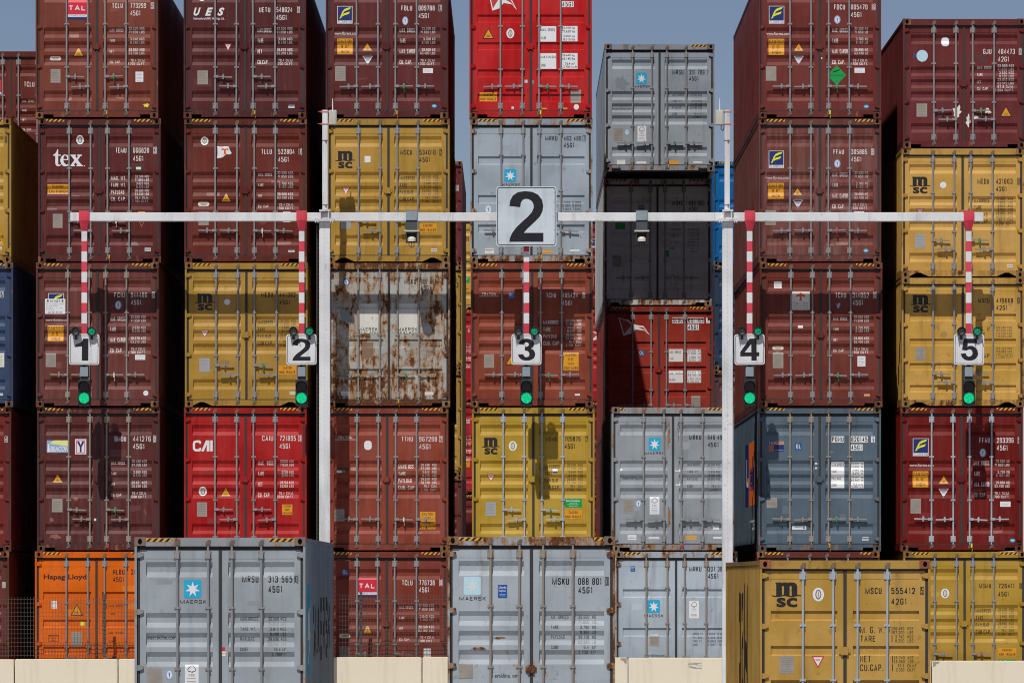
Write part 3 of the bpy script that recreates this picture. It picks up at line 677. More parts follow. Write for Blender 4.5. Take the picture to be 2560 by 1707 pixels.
            for k, t in enumerate(('THIS UNIT IS UNDER FUMIGATION', 'WITH METHYL BROMIDE', 'APPLIED ON            TIME', 'VENTILATED ON')): d.text(t, x0 + w_ * .05, z1 - h_ * (.385 + .125 * k), x0 + w_ * (.05 + .031 * len(t)), z1 - h_ * (.31 + .125 * k), 'print', 1)
            d.text('DO NOT ENTER', cx - w_ * .33, z0 + h_ * .05, cx + w_ * .33, z0 + h_ * .16, 'black', 1, .015); nm = 'danger_label'
        elif kind == 'textbox': d.frame(x0, z0, x1, z1, .006, 'black'); rows(lines, 'black', .8, 0, .55); nm = 'printed_notice'
        elif kind == 'blob':
            rnd = random.Random(int(rect[0])); d.poly([(cx + w_ / 2 * math.cos(2 * math.pi * k / 18) * q, cz + h_ / 2 * math.sin(2 * math.pi * k / 18) * q) for k in range(18) for q in (rnd.uniform(.42, 1.08),)], m or 'offwhite'); nm = 'torn_paper' if (m or 'offwhite') in ('offwhite', 'white') else 'paint_patch'
        else: LOGOS[kind](d, x0, z0, x1, z1); nm = 'logo'
        side = -1 if cx < 0 else 1
        lift = .0007 if kind not in ('danger',) else .004
        o = d.build(nm, s.doors[side], s.dep, s.cuts, base=.002 + lift)
        if label and o: o['label'] = label
        return s
    def many(s, *items):
        for it in items: s.sticker(it[0], it[1:5], **(it[5] if len(it) > 5 else {}))
        return s
    def done(s):
        rnd = random.Random(int(s.left * 7 + s.ztop * 13)); n = rnd.choice((0, 1, 2, 2, 3))
        if n and s.sc > 105:
            f = rnd.uniform(.84, 1.13); mt = 'touch_up_%d' % len(M); M[mt] = plain('touched_up_paint', tuple(min(255, c * f + 2) for c in s.rgb), .5, var=.1)
            for sd in (-1, 1):
                d = Decal()
                for k in range(n):
                    x0 = rnd.uniform(PANEL[0 if sd < 0 else 1][0] + .02, PANEL[0 if sd < 0 else 1][1] - .4); z0 = s.H * rnd.choice((rnd.uniform(.1, .2), rnd.uniform(.2, .3), rnd.uniform(.65, .78), rnd.uniform(.35, .6)))
                    w_, h_ = rnd.uniform(.08, .36), rnd.uniform(.04, .16)
                    d.poly([(x0, z0 + rnd.uniform(0, .02)), (x0 + w_ * .5, z0 + rnd.uniform(-.01, .01)), (x0 + w_, z0 + rnd.uniform(0, .02)), (x0 + w_ + rnd.uniform(-.02, .02), z0 + h_), (x0 + w_ * .4, z0 + h_ + rnd.uniform(-.01, .02)), (x0 + rnd.uniform(-.02, .02), z0 + h_)], mt, k * .2)
                d.build('touch_up_paint', s.doors[sd], s.dep, s.cuts, base=.0006, step=.0003)
        for sd in (-1, 1): s.dec[sd].build('lettering', s.doors[sd], s.dep, s.cuts)
    def side_paint(s, sx, fn):
        """paint on a long side: fn(d) draws with x = metres from the door end, z = height"""
        d = Decal(); fn(d)
        _, P = mk_side(sx, s.H)
        ys = [p[0] for p in P]
        def dep(x, z):
            for (ya, xa), (yb, xb) in zip(P, P[1:]):
                if ya - 1e-7 <= x <= yb + 1e-7: return xa + (xb - xa) * (x - ya) / (yb - ya)
            return P[0][1]
        bm = d.bm; lo = min(v.co.x for v in bm.verts); hi = max(v.co.x for v in bm.verts)
        for c in ys:
            if lo < c < hi: bmesh.ops.bisect_plane(bm, geom=list(bm.verts) + list(bm.edges) + list(bm.faces), plane_co=(c, 0, 0), plane_no=(1, 0, 0), dist=1e-6)
        for v in bm.verts: x, z = v.co.x, v.co.z; v.co = (dep(x, z) + sx * (.002 + .0008 * v[d.lay]), x, z)
        bmesh.ops.recalc_face_normals(bm, faces=bm.faces)
        me = bpy.data.meshes.new('side_lettering'); bm.to_mesh(me); bm.free()
        for k in d.mats: me.materials.append(M[k])
        wall = [c for c in s.root.children if c.name.startswith('side_wall')][0 if sx < 0 else 1]
        link('side_lettering', me, wall)
ALL = []
# ------------------------------------------------------------------ emblems
def lg_msc(d, x0, z0, x1, z1):
    w, h = x1 - x0, z1 - z0
    a, b = x0 + w * .14, x1 - w * .13; zb, zt = z0 + h * .455, z1; mw = b - a; st = mw * .27
    sp = (mw - 3 * st) / 2; pts = [(a, zb), (a + st, zb)]
    def arch(xl, xr, r0): return ell((xl + xr) / 2, r0, (xr - xl) / 2, (xr - xl) / 2 * 1.2, 9, math.pi, 0)
    zi = zt - h * .16
    pts += arch(a + st, a + st + sp, zi - sp * .3) + [(a + st + sp, zb), (a + 2 * st + sp, zb)] + arch(a + 2 * st + sp, a + 2 * st + 2 * sp, zi - sp * .3) + [(a + 2 * st + 2 * sp, zb), (b, zb)]
    cr = h * .17
    pts += [(b, zt - cr)] + ell(b - cr * 1.2, zt - cr, cr * 1.2, cr, 7, 0, math.pi / 2) + [(a + 2 * st + sp * .2, zt)] + [(a + st * 1.75 + sp, zt - h * .05)] + [(a + st * 1.7 + sp * .6, zt), (a + st + sp * .6, zt), (a + st * 1.0, zt - h * .045), (a + st, zt), (a - st * .12, zt), (a - st * .12, zt - h * .06), (a, zt - h * .06)]
    d.poly(pts, 'black')
    up, lo = [], []
    for k in range(25):
        u = k / 24; zz = z0 + h * (.455 + .022 * math.sin(u * math.pi * 4 + 2.6)); up.append((x0 + u * w, zz + h * .022)); lo.append((x0 + u * w, zz - h * .022))
    d.poly(lo + up[::-1], 'black', 1)
    d.text('sc', x0 + w * .15, z0, x1 - w * .13, z0 + h * .385, 'black', 0, .03)
def star(cx, cz, rx, rz, n=7, q=.42):
    return [(cx + rx * (1 if k % 2 == 0 else q) * math.sin(math.pi * k / n), cz + rz * (1 if k % 2 == 0 else q) * math.cos(math.pi * k / n)) for k in range(2 * n)]
def lg_star(d, x0, z0, x1, z1, c='cyan', m='white'):
    d.poly(rrect(x0, x1, z0, z1, (x1 - x0) * .09), c); d.poly(star((x0 + x1) / 2, (z0 + z1) / 2 - .005, (x1 - x0) * .43, (z1 - z0) * .43), m, 1)
def lg_florens(d, x0, z0, x1, z1):
    w, h = x1 - x0, z1 - z0
    d.rect(x0, z0, x1, z1, 'white'); b = z0 + h * .17; d.rect(x0 + w * .03, b, x1 - w * .03, z1 - h * .025, 'navy', 1)
    P = lambda u, v: (x0 + u * w, b + v * (z1 - b))
    d.poly([P(.14, .12), P(.24, .36), P(.34, .62), P(.46, .78), P(.62, .86), P(.92, .93), P(.83, .79), P(.62, .7), P(.46, .62), P(.36, .42), P(.26, .18)], 'lemon', 2)
    d.poly([P(.36, .42), P(.5, .52), P(.62, .55), P(.83, .62), P(.76, .46), P(.6, .4), P(.46, .36), P(.33, .28)], 'lemon', 3)
    d.text('FLORENS', x0 + w * .05, z0 + h * .03, x1 - w * .05, z0 + h * .135, 'navy', 1, .02)
def lg_tal(d, x0, z0, x1, z1):
    w, h = x1 - x0, z1 - z0
    d.rect(x0, z0 + h * .25, x1, z1, 'red'); d.rect(x0, z0 + h * .12, x1, z0 + h * .25, 'white'); d.rect(x0, z0, x1, z0 + h * .12, 'navy')
    d.text('TAL', x0 + w * .04, z0 + h * .46, x0 + w * .9, z0 + h * .72, 'white', 1, .035); d.text('INTERNATIONAL', x0 + w * .06, z0 + h * .15, x1 - w * .04, z0 + h * .22, 'navy', 1)
def lg_ues(d, x0, z0, x1, z1):
    w, h = x1 - x0, z1 - z0; zb = z0 + h * .36
    for k, (c, a, b) in enumerate((('U', 0, .23), ('E', .37, .63), ('S', .77, 1))): d.text(c, x0 + a * w, zb, x0 + b * w, z1, 'white', 0, .045, .35)
    d.text('International (HK) Holdings Ltd.', x0, z0, x1, z0 + h * .24, 'white', 0, .01)
def lg_tex(d, x0, z0, x1, z1):
    w, h = x1 - x0, z1 - z0; P = lambda u, v: (x0 + u * w, z0 + v * h)
    t = [(0, .68), (0, .62), (.07, .62), (.07, .16), (.1, .04), (.17, 0), (.235, .03), (.255, .1), (.235, .12), (.21, .085), (.18, .09), (.165, .15), (.165, .62), (.25, .62), (.25, .68), (.165, .68), (.165, 1), (.14, 1), (.1, .82), (.05, .72)]
    d.poly([P(*q) for q in t], 'white')
    oc, oz = .4, .34; out = ell(oc, oz, .165, .35, 30)
    inn = ell(oc - .005, oz + .09, .065, .2, 14, 0, math.pi)
    d.poly([P(u, v) for u, v in out if not (u > .44 and .1 < v < .36)] if False else [P(u, v) for u, v in ell(oc, oz, .165, .35, 26, .05, 2 * math.pi - .55)] + [P(.54, .2), P(.44, .09), P(.36, .2), P(.335, .34), P(.335, .36), P(.565, .36)], 'white', 0)
    d.poly([P(u, v) for u, v in ell(.4, .42, .062, .22, 12, 0, math.pi)], 'tex_ground', 1)
    x = [(.56, .68), (.56, .62), (.6, .6), (.7, .36), (.58, .07), (.55, .06), (.55, 0), (.72, 0), (.72, .06), (.68, .07), (.735, .23), (.8, .08), (.77, .06), (.77, 0), (.98, 0), (.98, .06), (.94, .08), (.81, .37), (.9, .6), (.95, .62), (.95, .68), (.79, .68), (.79, .62), (.83, .6), (.775, .48), (.72, .6), (.755, .62), (.755, .68)]
    d.poly([P(*q) for q in x], 'white')
    d.poly([P(u, v) for u, v in ell(1.03, .02, .02, .035, 8)], 'white')
def lg_flagT(d, x0, z0, x1, z1):
    w, h = x1 - x0, z1 - z0; P = lambda u, v: (x0 + u * w, z0 + v * h)
    d.poly([P(.02, 1), P(.3, .96), P(.55, 1), P(.8, .97), P(.86, .7), P(1, .42), P(.86, .32), P(.72, .36), P(.55, .28), P(.4, .1), P(.2, .02), P(0, 0), P(.04, .4)], 'white')
    d.poly([P(.32, .84), P(.3, .66), P(.42, .7), P(.47, .66), P(.47, .38), P(.4, .3), P(.68, .34), P(.6, .42), P(.6, .68), P(.66, .72), P(.78, .64), P(.76, .84), P(.55, .78)], 'orange', 1)
def lg_triton(d, x0, z0, x1, z1):
    w, h = x1 - x0, z1 - z0; P = lambda u, v: (x0 + u * w, z0 + v * h)
    d.rect(x0, z0, x1, z1, 'offwhite')
    d.poly([P(.24, .8), P(.28, .68), P(.4, .74), P(.45, .7), P(.45, .56), P(.38, .5), P(.62, .5), P(.55, .56), P(.55, .7), P(.6, .74), P(.72, .68), P(.76, .8), P(.6, .86), P(.5, .95), P(.4, .86)], 'orange', 1)
    d.text('TRITON', x0 + w * .09, z0 + h * .3, x1 - w * .09, z0 + h * .42, 'black', 1, .02); d.text('INTERNATIONAL', x0 + w * .1, z0 + h * .19, x1 - w * .1, z0 + h * .26, 'black', 1); d.rect(x0 + w * .1, z0 + h * .07, x1 - w * .1, z0 + h * .1, 'print', 1)
def lg_tritontext(d, x0, z0, x1, z1):
    w, h = x1 - x0, z1 - z0
    n = 6; 
    for k, c in enumerate('TRITON'): d.text(c, x0 + w * (.14 + .72 * k / n), z0 + h * .42, x0 + w * (.14 + .72 * (k + .72) / n), z1, 'white', 0, .02)
    d.rect(x0, z0 + h * .12, x1, z0 + h * .24, 'white')
def lg_cai(d, x0, z0, x1, z1):
    w, h = x1 - x0, z1 - z0
    d.text('C', x0, z0, x0 + w * .42, z1, 'white', 0, .04); d.poly([(x0 + w * .42, z0), (x0 + w * .55, z0), (x0 + w * .7, z0 + h * .62), (x0 + w * .7, z0), (x0 + w * .84, z0), (x0 + w * .84, z1), (x0 + w * .66, z1)], 'white', 1); d.rect(x0 + w * .88, z0, x1, z1, 'white')
def lg_beacon(d, x0, z0, x1, z1):
    w, h = x1 - x0, z1 - z0
    d.rect(x0, z0, x1, z1, 'sealblue'); d.poly([(x0 + w * .12, z0 + h * .72), (x1, z0 + h * .5), (x1, z1), (x0 + w * .3, z1)], 'lemon_pale', 1)
    d.poly([(x0 + w * .03, z0 + h * .05), (x0 + w * .13, z0 + h * .05), (x0 + w * .11, z0 + h * .7), (x0 + w * .05, z0 + h * .7)], 'white', 2); d.text('BEACON', x0 + w * .16, z0 + h * .08, x1 - w * .02, z0 + h * .52, 'white', 2, .02, .2)
def lg_y(d, x0, z0, x1, z1):
    w, h = x1 - x0, z1 - z0
    d.rect(x0, z0, x1, z1, 'white'); d.frame(x0 + w * .1, z0 + h * .07, x1 - w * .1, z1 - h * .07, w * .07, 'red', 1)
    P = lambda u, v: (x0 + u * w, z0 + v * h)
    d.poly([P(.2, .86), P(.2, .78), P(.42, .46), P(.42, .14), P(.58, .14), P(.58, .46), P(.8, .78), P(.8, .86), P(.64, .86), P(.5, .6), P(.36, .86)], 'navy', 2)
def lg_flag(d, x0, z0, x1, z1):
    w, h = x1 - x0, z1 - z0; P = lambda u, v: (x0 + u * w, z0 + v * h)
    d.poly([P(.0, 1), P(.3, .9), P(.52, .62), P(.8, .55), P(1, .05), P(.82, .3), P(.55, .36), P(.38, .12), P(.16, .03)], 'white')
    d.poly([P(.04, .93), P(.26, .84), P(.42, .6), P(.18, .12)], 'sud_red', 1); d.poly([P(.6, .5), P(.79, .48), P(.93, .18), P(.8, .36)], 'sud_red', 1)
def lg_ponl(d, x0, z0, x1, z1):
    w, h = x1 - x0, z1 - z0
    d.rect(x0, z0 + h * .66, x0 + w * .35, z1, 'navy'); d.rect(x0, z0, x0 + w * .35, z0 + h * .66, 'tan'); d.rect(x0 + w * .37, z0 + h * .68, x1, z1, 'salmon'); d.rect(x0 + w * .37, z0, x1, z0 + h * .68, 'navy')
    d.text('P&O', x0 + w * .04, z0 + h * .72, x0 + w * .32, z0 + h * .94, 'white', 1); d.text('Nedlloyd', x0 + w * .4, z0 + h * .74, x1 - w * .03, z0 + h * .96, 'navy', 1, .02); d.text('www.ponl.com', x0 + w * .4, z0 + h * .08, x1 - w * .03, z0 + h * .18, 'white', 1)
M['tex_ground'] = None
M['lemon_pale'] = plain('pale_lemon_print', (220, 205, 130), .5); M['salmon'] = plain('salmon_print', (224, 146, 108), .5); M['sud_red'] = plain('dull_red_print', (170, 52, 44), .5)
LOGOS = {'msc': lg_msc, 'star': lg_star, 'palestar': lambda d, *a: lg_star(d, *a, c='palecyan', m='palestar'), 'florens': lg_florens, 'tal': lg_tal, 'ues': lg_ues, 'tex': lg_tex, 'flagT': lg_flagT,
         'triton': lg_triton, 'tritontext': lg_tritontext, 'cai': lg_cai, 'beacon': lg_beacon, 'ylogo': lg_y, 'flag': lg_flag, 'ponl': lg_ponl}
CROPS = {'A': (0, 0, .43369), 'B': (760, 0, .43369), 'C': (1500, 0, .45068), 'D': (0, 600, .36565), 'E': (760, 600, .36565), 'F': (1600, 600, .40816),
         'G': (0, 1000, .45097), 'H': (760, 1000, .45097), 'I': (1500, 1000, .45087), 'J': (330, 1330, .24045), 'K': (1800, 1370, .22959), 'S': (0, 0, 1.0)}
CAU = ['CAUTION', '9 6"', 'HIGH']; CHT = ['CAUTION', 'HIGH TRAILER']; CAU4 = ['CAUTION', "9'6\"", 'HIGH', 'CONTAINER']
C_ = lambda ls: {'lines': ls}
T = [n * HHC for n in range(7)]                 # heights of the tiers

# ================================================================== the stacks, front row, left to right
D0 = DCAM
# --- stack half outside the frame on the left
b = Box(-256, T[4], D0, (176, 138, 62), 'yellow container at the left edge, topmost of its stack, only its right edge showing', ink='black', notch='tri', rust=.2)
b.use('A').ident(None, None, '0', None, (0, 0), (0, 0), (25, 39), (787, 818), (0, 0)).many(('caution', -92, 1347, 8, 1397, C_(CHT)), ('cimc', -30, 1422, 8, 1438)); b.weights('W2'); b.done()
b = Box(-252, T[3], D0 - .04, (56, 72, 100), 'dark blue container at the left edge of the photo, under the yellow one', rust=.15)
b.use('D').ident(None, None, '7', None, (0, 0), (0, 0), (1, 22), (353, 388), (0, 0)).many(('plate', -40, 773, 27, 867, {'m': 'offwhite'}), ('white', -40, 1045, 18, 1060)); b.done()
b = Box(-256, T[2], D0 + .02, (112, 46, 44), 'dark red container with a boxed 4, at the left edge below the dark blue one', rust=.12)
b.use('G').ident(None, None, '4', None, (0, 0), (0, 0), (24, 41), (203, 229), (0, 0)); b.weights('W1'); b.done()
b = Box(-261, T[1], D0 - .02, (104, 52, 48), 'maroon container with a boxed 9, on the ground at the left edge behind the fence', rust=.2)
b.use('G').ident(None, None, '9', None, (0, 0), (0, 0), (10, 29), (1010, 1036), (0, 0)); b.weights('W1'); b.done()

# --- stack behind sign 1
b = Box(81.5, T[5], D0, (119, 63, 55), 'maroon container marked 773299 with a red and blue emblem, topmost behind sign 1', haz=(1, 1))
b.use('A').ident('TCLU', '773299', '5', '45G1', (645, 706), (750, 840), (868, 887), (18, 47), (61, 90)).weights('W1', vals=('32.500 KGS.', '71.650 LBS.', '3.840 KGS.', '8.460 LBS.', '28.660 KGS.', '63.190 LBS.', '76.4 CU.M.', '2.700 CU.FT.'))
b.many(('tal', 390, 0, 503, 112), ('tri', 416, 268, 486, 326), ('pill', 285, 325, 350, 347), ('plate', 290, 398, 347, 477), ('white', 780, 413, 825, 472, {'lines': 6}), ('blob', 820, 592, 862, 622, {'m': 'lemon'})); b.done()
b = Box(87.3, T[4], D0 + .03, (94, 45, 46), 'dark maroon container marked 666820 with big white lowercase lettering and a yellow caution label')
M['tex_ground'] = b.pm
b.use('A').ident('TEMU', '666820', '3', '45G1', (665, 727), (766, 858), (883, 903), (851, 881), (898, 928)).weights('W2', ('MAX. WT.', 'TARE WT.', 'PAYLOAD', 'CU. CAP.'), ('32.500 KGS', '71.650 LBS', '3.820 KGS', '8.420 LBS', '28.680 KGS', '63.230 LBS', '76.4 CU.M.', '2.700 CU.FT.'))
b.many(('bv', 437, 779, 482, 831), ('tex', 305, 860, 480, 958), ('tag', 783, 962, 812, 982), ('caution', 272, 1061, 393, 1117, C_(['CAUTION', '2.9m 9-6HIGH'])), ('plate', 303, 1232, 359, 1313),
       ('patch', 795, 1218, 835, 1230, {'m': 'yellow'}), ('inv', 793, 1262, 837, 1308, {'m': 'orange'}), ('cimc', 833, 1428, 868, 1446)); b.done()
b = Box(82.4, T[3], D0 - .03, (106, 58, 57), 'faded maroon container marked 944486 with a white danger notice, directly behind sign 1', handles='out', fade=.35, rods='galv_worn')
b.use('D').ident('FCIU', '944486', '0', '45G1', (779, 852), (893, 1003), (1037, 1057), (358, 391), (409, 442)).weights('W1b', ('MAX. GROSS', 'TARE', 'MAX. CARGO', 'CU. CAP.'), ('32.500 KGS', '71.650 LBS', '3.830 KGS', '8.440 LBS', '28.670 KGS', '63.210 LBS', '76.4 CU.M.', '2.700 CU.FT.'))
b.text('www.florens.com', (308, 534, 470, 552)).many(('florens', 328, 363, 435, 490), ('danger', 306, 401, 445, 504), ('caution', 324, 583, 432, 692, C_(CAU)), ('plate', 311, 773, 381, 867), ('seal', 784, 414, 830, 473),
       ('white', 922, 783, 992, 818), ('disc', 978, 1027, 1013, 1063), ('tri', 500, 610, 575, 670)); b.done()
b = Box(85, T[2], D0 + .02, (90, 46, 47), 'patched maroon container marked 441276 with a pale lighthouse label and a white Y badge', fade=.3, rust=.22, rods='galv_worn')
b.use('G').ident('BMOU', '441276', '0', '45G1', (634, 698), (736, 835), (848, 865), (199, 228), (241, 270)).weights('W1', vals=('30.480 KGS', '67.200 LBS', '3.860 KGS', '8.510 LBS', '26.62  KGS', '58.690 LBS', '76.4 CU.M.', '2.698 CU.FT.'))
b.many(('beacon', 258, 222, 382, 290), ('ylogo', 415, 215, 477, 299), ('tri', 285, 403, 350, 458), ('plate', 286, 546, 345, 620), ('blob', 270, 645, 298, 678, {'m': 'ghostm'}), ('blob', 400, 535, 440, 558, {'m': 'ghostm'}),
       ('blob', 400, 680, 450, 702, {'m': 'ghostm'}), ('blob', 268, 742, 340, 772, {'m': 'ghostm'}), ('patch', 515, 655, 530, 668), ('patch', 552, 655, 580, 668)) if False else None
M['ghostm'] = plain('faded_maroon_patch', (128, 78, 70), .6)
b.many(('beacon', 258, 222, 382, 290), ('ylogo', 415, 215, 477, 299), ('tri', 285, 403, 350, 458), ('plate', 286, 546, 345, 620), ('blob', 270, 645, 298, 678, {'m': 'ghostm'}), ('blob', 400, 535, 440, 558, {'m': 'ghostm'}),
       ('blob', 400, 680, 450, 702, {'m': 'ghostm'}), ('blob', 268, 742, 340, 772, {'m': 'ghostm'}), ('patch', 515, 655, 532, 668)); b.done()
b = Box(80, T[1], D0 - .02, (226, 104, 20), 'bright orange container standing on the ground behind the wire fence', kind='C', ink='black', rust=.06, fade=.1, dirt=.15, lock=None)
b.use('G').ident('HLBU', '286', None, None, (625, 689), (725, 772), (0, 0), (936, 966), (0, 0)).text('45G1', (625, 978, 686, 1006), bold=.014).text('Hapag-Lloyd', (241, 964, 478, 1000), bold=.025)
b.lines((('MAX. GROSS', (606, 1131, 680, 1145)), ('TARE', (606, 1178, 636, 1191)), ('MAX. PAYLOAD', (604, 1281, 682, 1295)), ('CUBE', (604, 1330, 636, 1343))), 'black')
b.many(('white', 285, 1111, 314, 1155), ('tri', 390, 1128, 460, 1192), ('patch', 442, 1227, 467, 1250, {'m': 'lemon'}), ('plate', 394, 1283, 452, 1363), ('textbox', 267, 1300, 323, 1335, C_(['REPAIR WITH', 'CORTEN', 'STEEL']))); b.done()

# --- stack behind sign 2
b = Box(421.5, T[5], D0, (86, 42, 45), 'dark maroon container marked 548624 with slanted white capitals, topmost of the stack behind sign 2')
b.use('A').ident('UETU', '548624', '2', '45G1', (1493, 1557), (1592, 1685), (1712, 1728), (42, 71), (86, 115)).weights('W1b', ('MAX.GROSS', 'TARE', 'NET', 'CU.CAP.'), ('32.500 KGS.', '71.650 LBS.', '3.830 KGS.', '8.440 LBS.', '28.670 KGS.', '63.210 LBS.', '76.4 CU.M.', '2.700 CU.FT.'))
b.many(('ues', 1115, 44, 1293, 117), ('inv', 1292, 250, 1335, 290), ('plate', 1137, 406, 1197, 486), ('cimc', 1662, 603, 1697, 622), ('bv', 1140, -45, 1185, 5)); b.done()
b = Box(423, T[4], D0 + .02, (104, 48, 42), 'brownish maroon container marked 522804 with a white flag and an orange T', handles='out')
b.use('A').ident('TLLU', '522804', '7', '45G1', (1505, 1566), (1603, 1697), (1721, 1740), (859, 888), (904, 933)).weights('W1', vals=('32.500 KGS.', '71.650 LBS.', '3.700 KGS.', '8.160 LBS.', '28.800 KGS.', '63.490 LBS.', '76.4 CU.M.', '2.700 CU.FT.'))
b.many(('bv', 1155, 787, 1200, 836), ('flagT', 1250, 843, 1335, 912), ('tri', 1268, 1108, 1337, 1165), ('pill', 1140, 1163, 1205, 1187), ('plate', 1143, 1220, 1202, 1298), ('white', 1630, 1220, 1673, 1280), ('cimc', 1662, 1435, 1697, 1452)); b.done()
b = Box(424.5, T[3], D0 - .02, (172, 134, 62), 'ochre yellow container marked 441382, crossed by the shadow band of the beam, behind sign 2', ink='black', notch='tri')
b.use('D').ident('MEDU', '441382', '2', '45G1', (1785, 1865), (1910, 2020), (2046, 2064), (356, 390), (409, 441)).weights('W2')
b.many(('msc', 1330, 365, 1468, 480), ('disc', 1531, 402, 1573, 443), ('inv', 1368, 615, 1428, 667), ('silver', 1362, 806, 1432, 901), ('caution', 1904, 857, 2024, 917, C_(CHT)), ('cimc', 1980, 1035, 2018, 1055)); b.done()
b = Box(422.5, T[2], D0 + .01, (166, 37, 39), 'bright red container marked 721895 with bold white capital letters, below an ochre one', rust=.05, rods='galv')
b.use('G').ident('CAIU', '721895', '3', '45G1', (1452, 1514), (1549, 1640), (1652, 1670), (196, 225), (239, 268)).weights('W1b', ('MAX.  ROSS', 'TARE', 'NET', 'CU. CAP.'), ('32500 KGS', '71650 LBS', '3750 KGS', '8270 LBS', '28750 KGS', '63380 LBS', '76.4 CU.M.', '2698 CU.FT.'))
b.many(('cai', 1068, 222, 1178, 283), ('bv', 1100, 479, 1146, 530), ('tri', 1218, 478, 1283, 535), ('plate', 1091, 565, 1147, 645), ('caution', 1563, 577, 1620, 635, C_(['CAUTION', 'HIGH', 'CONTAINER']))); b.done()
b = Box(423, T[1], D0, (100, 50, 46), 'maroon container on the ground, hidden behind the grey container in front of it'); b.done()

# --- stack beside the left post
b = Box(748, T[5], D0, (95, 45, 47), 'maroon container marked 009788 with a blue and yellow square emblem, topmost beside the left mast', handles='out')
b.use('B').ident('FBLU', '009788', '7', '45G1', (561, 623), (660, 753), (776, 795), (32, 61), (76, 105)).weights('W1b', ('MAX. GROSS', 'TARE', 'MAX. CARGO', 'CU. CAP.'), ('32.500 KG', '71.650 LBS', '3.700 KG', '8.160 LBS', '28.800 KG', '63.490 LBS', '76.4 CU.M.', '2.700 CU.FT.'))
b.text('www.florens.com', (175, 182, 308, 199)).many(('florens', 191, 35, 279, 136), ('caution', 191, 222, 280, 313, C_(CAU)), ('tri', 331, 240, 397, 295), ('invw', 336, 322, 397, 372), ('plate', 179, 381, 239, 466), ('seal', 566, 95, 600, 145), ('white', 685, 393, 743, 421), ('ovalblue', 736, 601, 765, 621)); b.done()
b = Box(751, T[4], D0 + .02, (174, 136, 62), 'ochre yellow container marked 534010 with the shadow of a mast and box on its door', ink='black', notch='tri', rust=.14)
b.use('B').ident('MSCU', '534010', '2', '45G1', (555, 623), (665, 758), (780, 796), (863, 892), (906, 934)).weights('W2')
b.many(('msc', 180, 870, 293, 970), ('white', 349, 899, 383, 936, {'lines': 1}), ('inv', 217, 1078, 265, 1122), ('silver', 213, 1245, 270, 1318), ('caution', 664, 1287, 764, 1337, C_(CHT)), ('cimc', 732, 1432, 765, 1449)); b.done()
b = Box(752, T[3], D0 - .02, (164, 164, 158), 'pale grey container marked 807081 with heavy orange rust spots and streaks all over its doors', kind='D', ink='black', rust=.66, fade=.3, dirt=.35, low=.5, frust=.4, handles='out', rods='galv_worn', haz=(0, 0), lock=None)
b.use('E').ident('MSKU', '807 081', '7', '45G1', (686, 765), (798, 902), (937, 955), (267, 301), (309, 341), boxed=False)
b.lines((('GROSS WT', (697, 700, 762, 715)), ('PAYLOAD', (697, 725, 745, 739)), ('TARE WT', (697, 750, 757, 764)), ('CUBE', (697, 775, 722, 789)), ('71.650LB 32.500KG', (793, 700, 925, 714)), ('63.100LB 28.620KG', (793, 725, 925, 739)), ('8.550LB 3.880KG', (800, 750, 925, 764)), ('2.696FT 76.4M', (805, 775, 925, 789))), 'print')
b.many(('seal', 265, 265, 312, 311, {'m': 'blue'}), ('patch', 367, 433, 508, 637, {'m': 'chalk'}), ('patch', 637, 433, 775, 637, {'m': 'chalk'}), ('plate', 397, 697, 473, 803, {'m': 'rustplate'}), ('blob', 232, 455, 340, 590, {'m': 'greypatch'}), ('white', 250, 1033, 305, 1060), ('white', 825, 1038, 885, 1058))
for x in (367, 637):
    x0, z0, x1, z1 = b.r4((x, 598, x + 136, 620)); b.dec[-1 if x < 500 else 1].text('MAERSK', x0, z0, x1, z1, 'black', 5, .02)
    x0, z0, x1, z1 = b.r4((x, 622, x + 136, 638)); b.dec[-1 if x < 500 else 1].text('SEALAND', x0, z0, x1, z1, 'black', 5, .02)
b.done()
b = Box(748, T[2], D0 + .02, (138, 68, 56), 'brick red container marked 967298 with a white oval label and a tall yellow caution label', handles='out', fade=.3, rust=.18)
b.use('H').ident('TTNU', '967298', '2', '45G1', (540, 603), (638, 737), (749, 767), (201, 228), (243, 271)).weights('W2', ('MAXG OSS', 'TARE', 'PAYLOAD', 'CUB. CAP.'), ('30.480  KGS', '67.200  LBS', '3.840  KGS', '8.470  LBS', '26.640  KGS', '58.730  LBS', '76.4  CUM', '2.700  CUFT'))
b.many(('tritontext', 172, 200, 286, 222), ('oval', 333, 224, 375, 275), ('plate', 168, 603, 224, 670), ('caution', 643, 618, 728, 714, C_(CAU4)), ('patch', 180, 388, 208, 402), ('patch', 209, 387, 228, 400, {'m': 'green'})); b.done()
b = Box(747, T[1], D0 - .01, (124, 60, 52), 'brick maroon container marked 776738 with a red and blue emblem, behind the wire fence', rust=.14)
b.use('H').ident('TCLU', '776738', '0', '45G1', (543, 601), (638, 724), (750, 767), (996, 1025), (1036, 1064)).weights('W1', vals=('32.500 KGS.', '71.650 LBS.', '3.840 KGS.', '8.460 LBS.', '28.660 KGS.', '63.190 LBS.', '76.4 CU.M.', '2.700 CU.FT.'))
b.many(('gl', 210, 937, 246, 970), ('tal', 300, 985, 403, 1090), ('tri', 321, 1240, 382, 1295), ('pill', 195, 1295, 256, 1316), ('plate', 197, 1368, 251, 1445), ('white', 661, 1375, 703, 1430, {'lines': 5})); b.done()

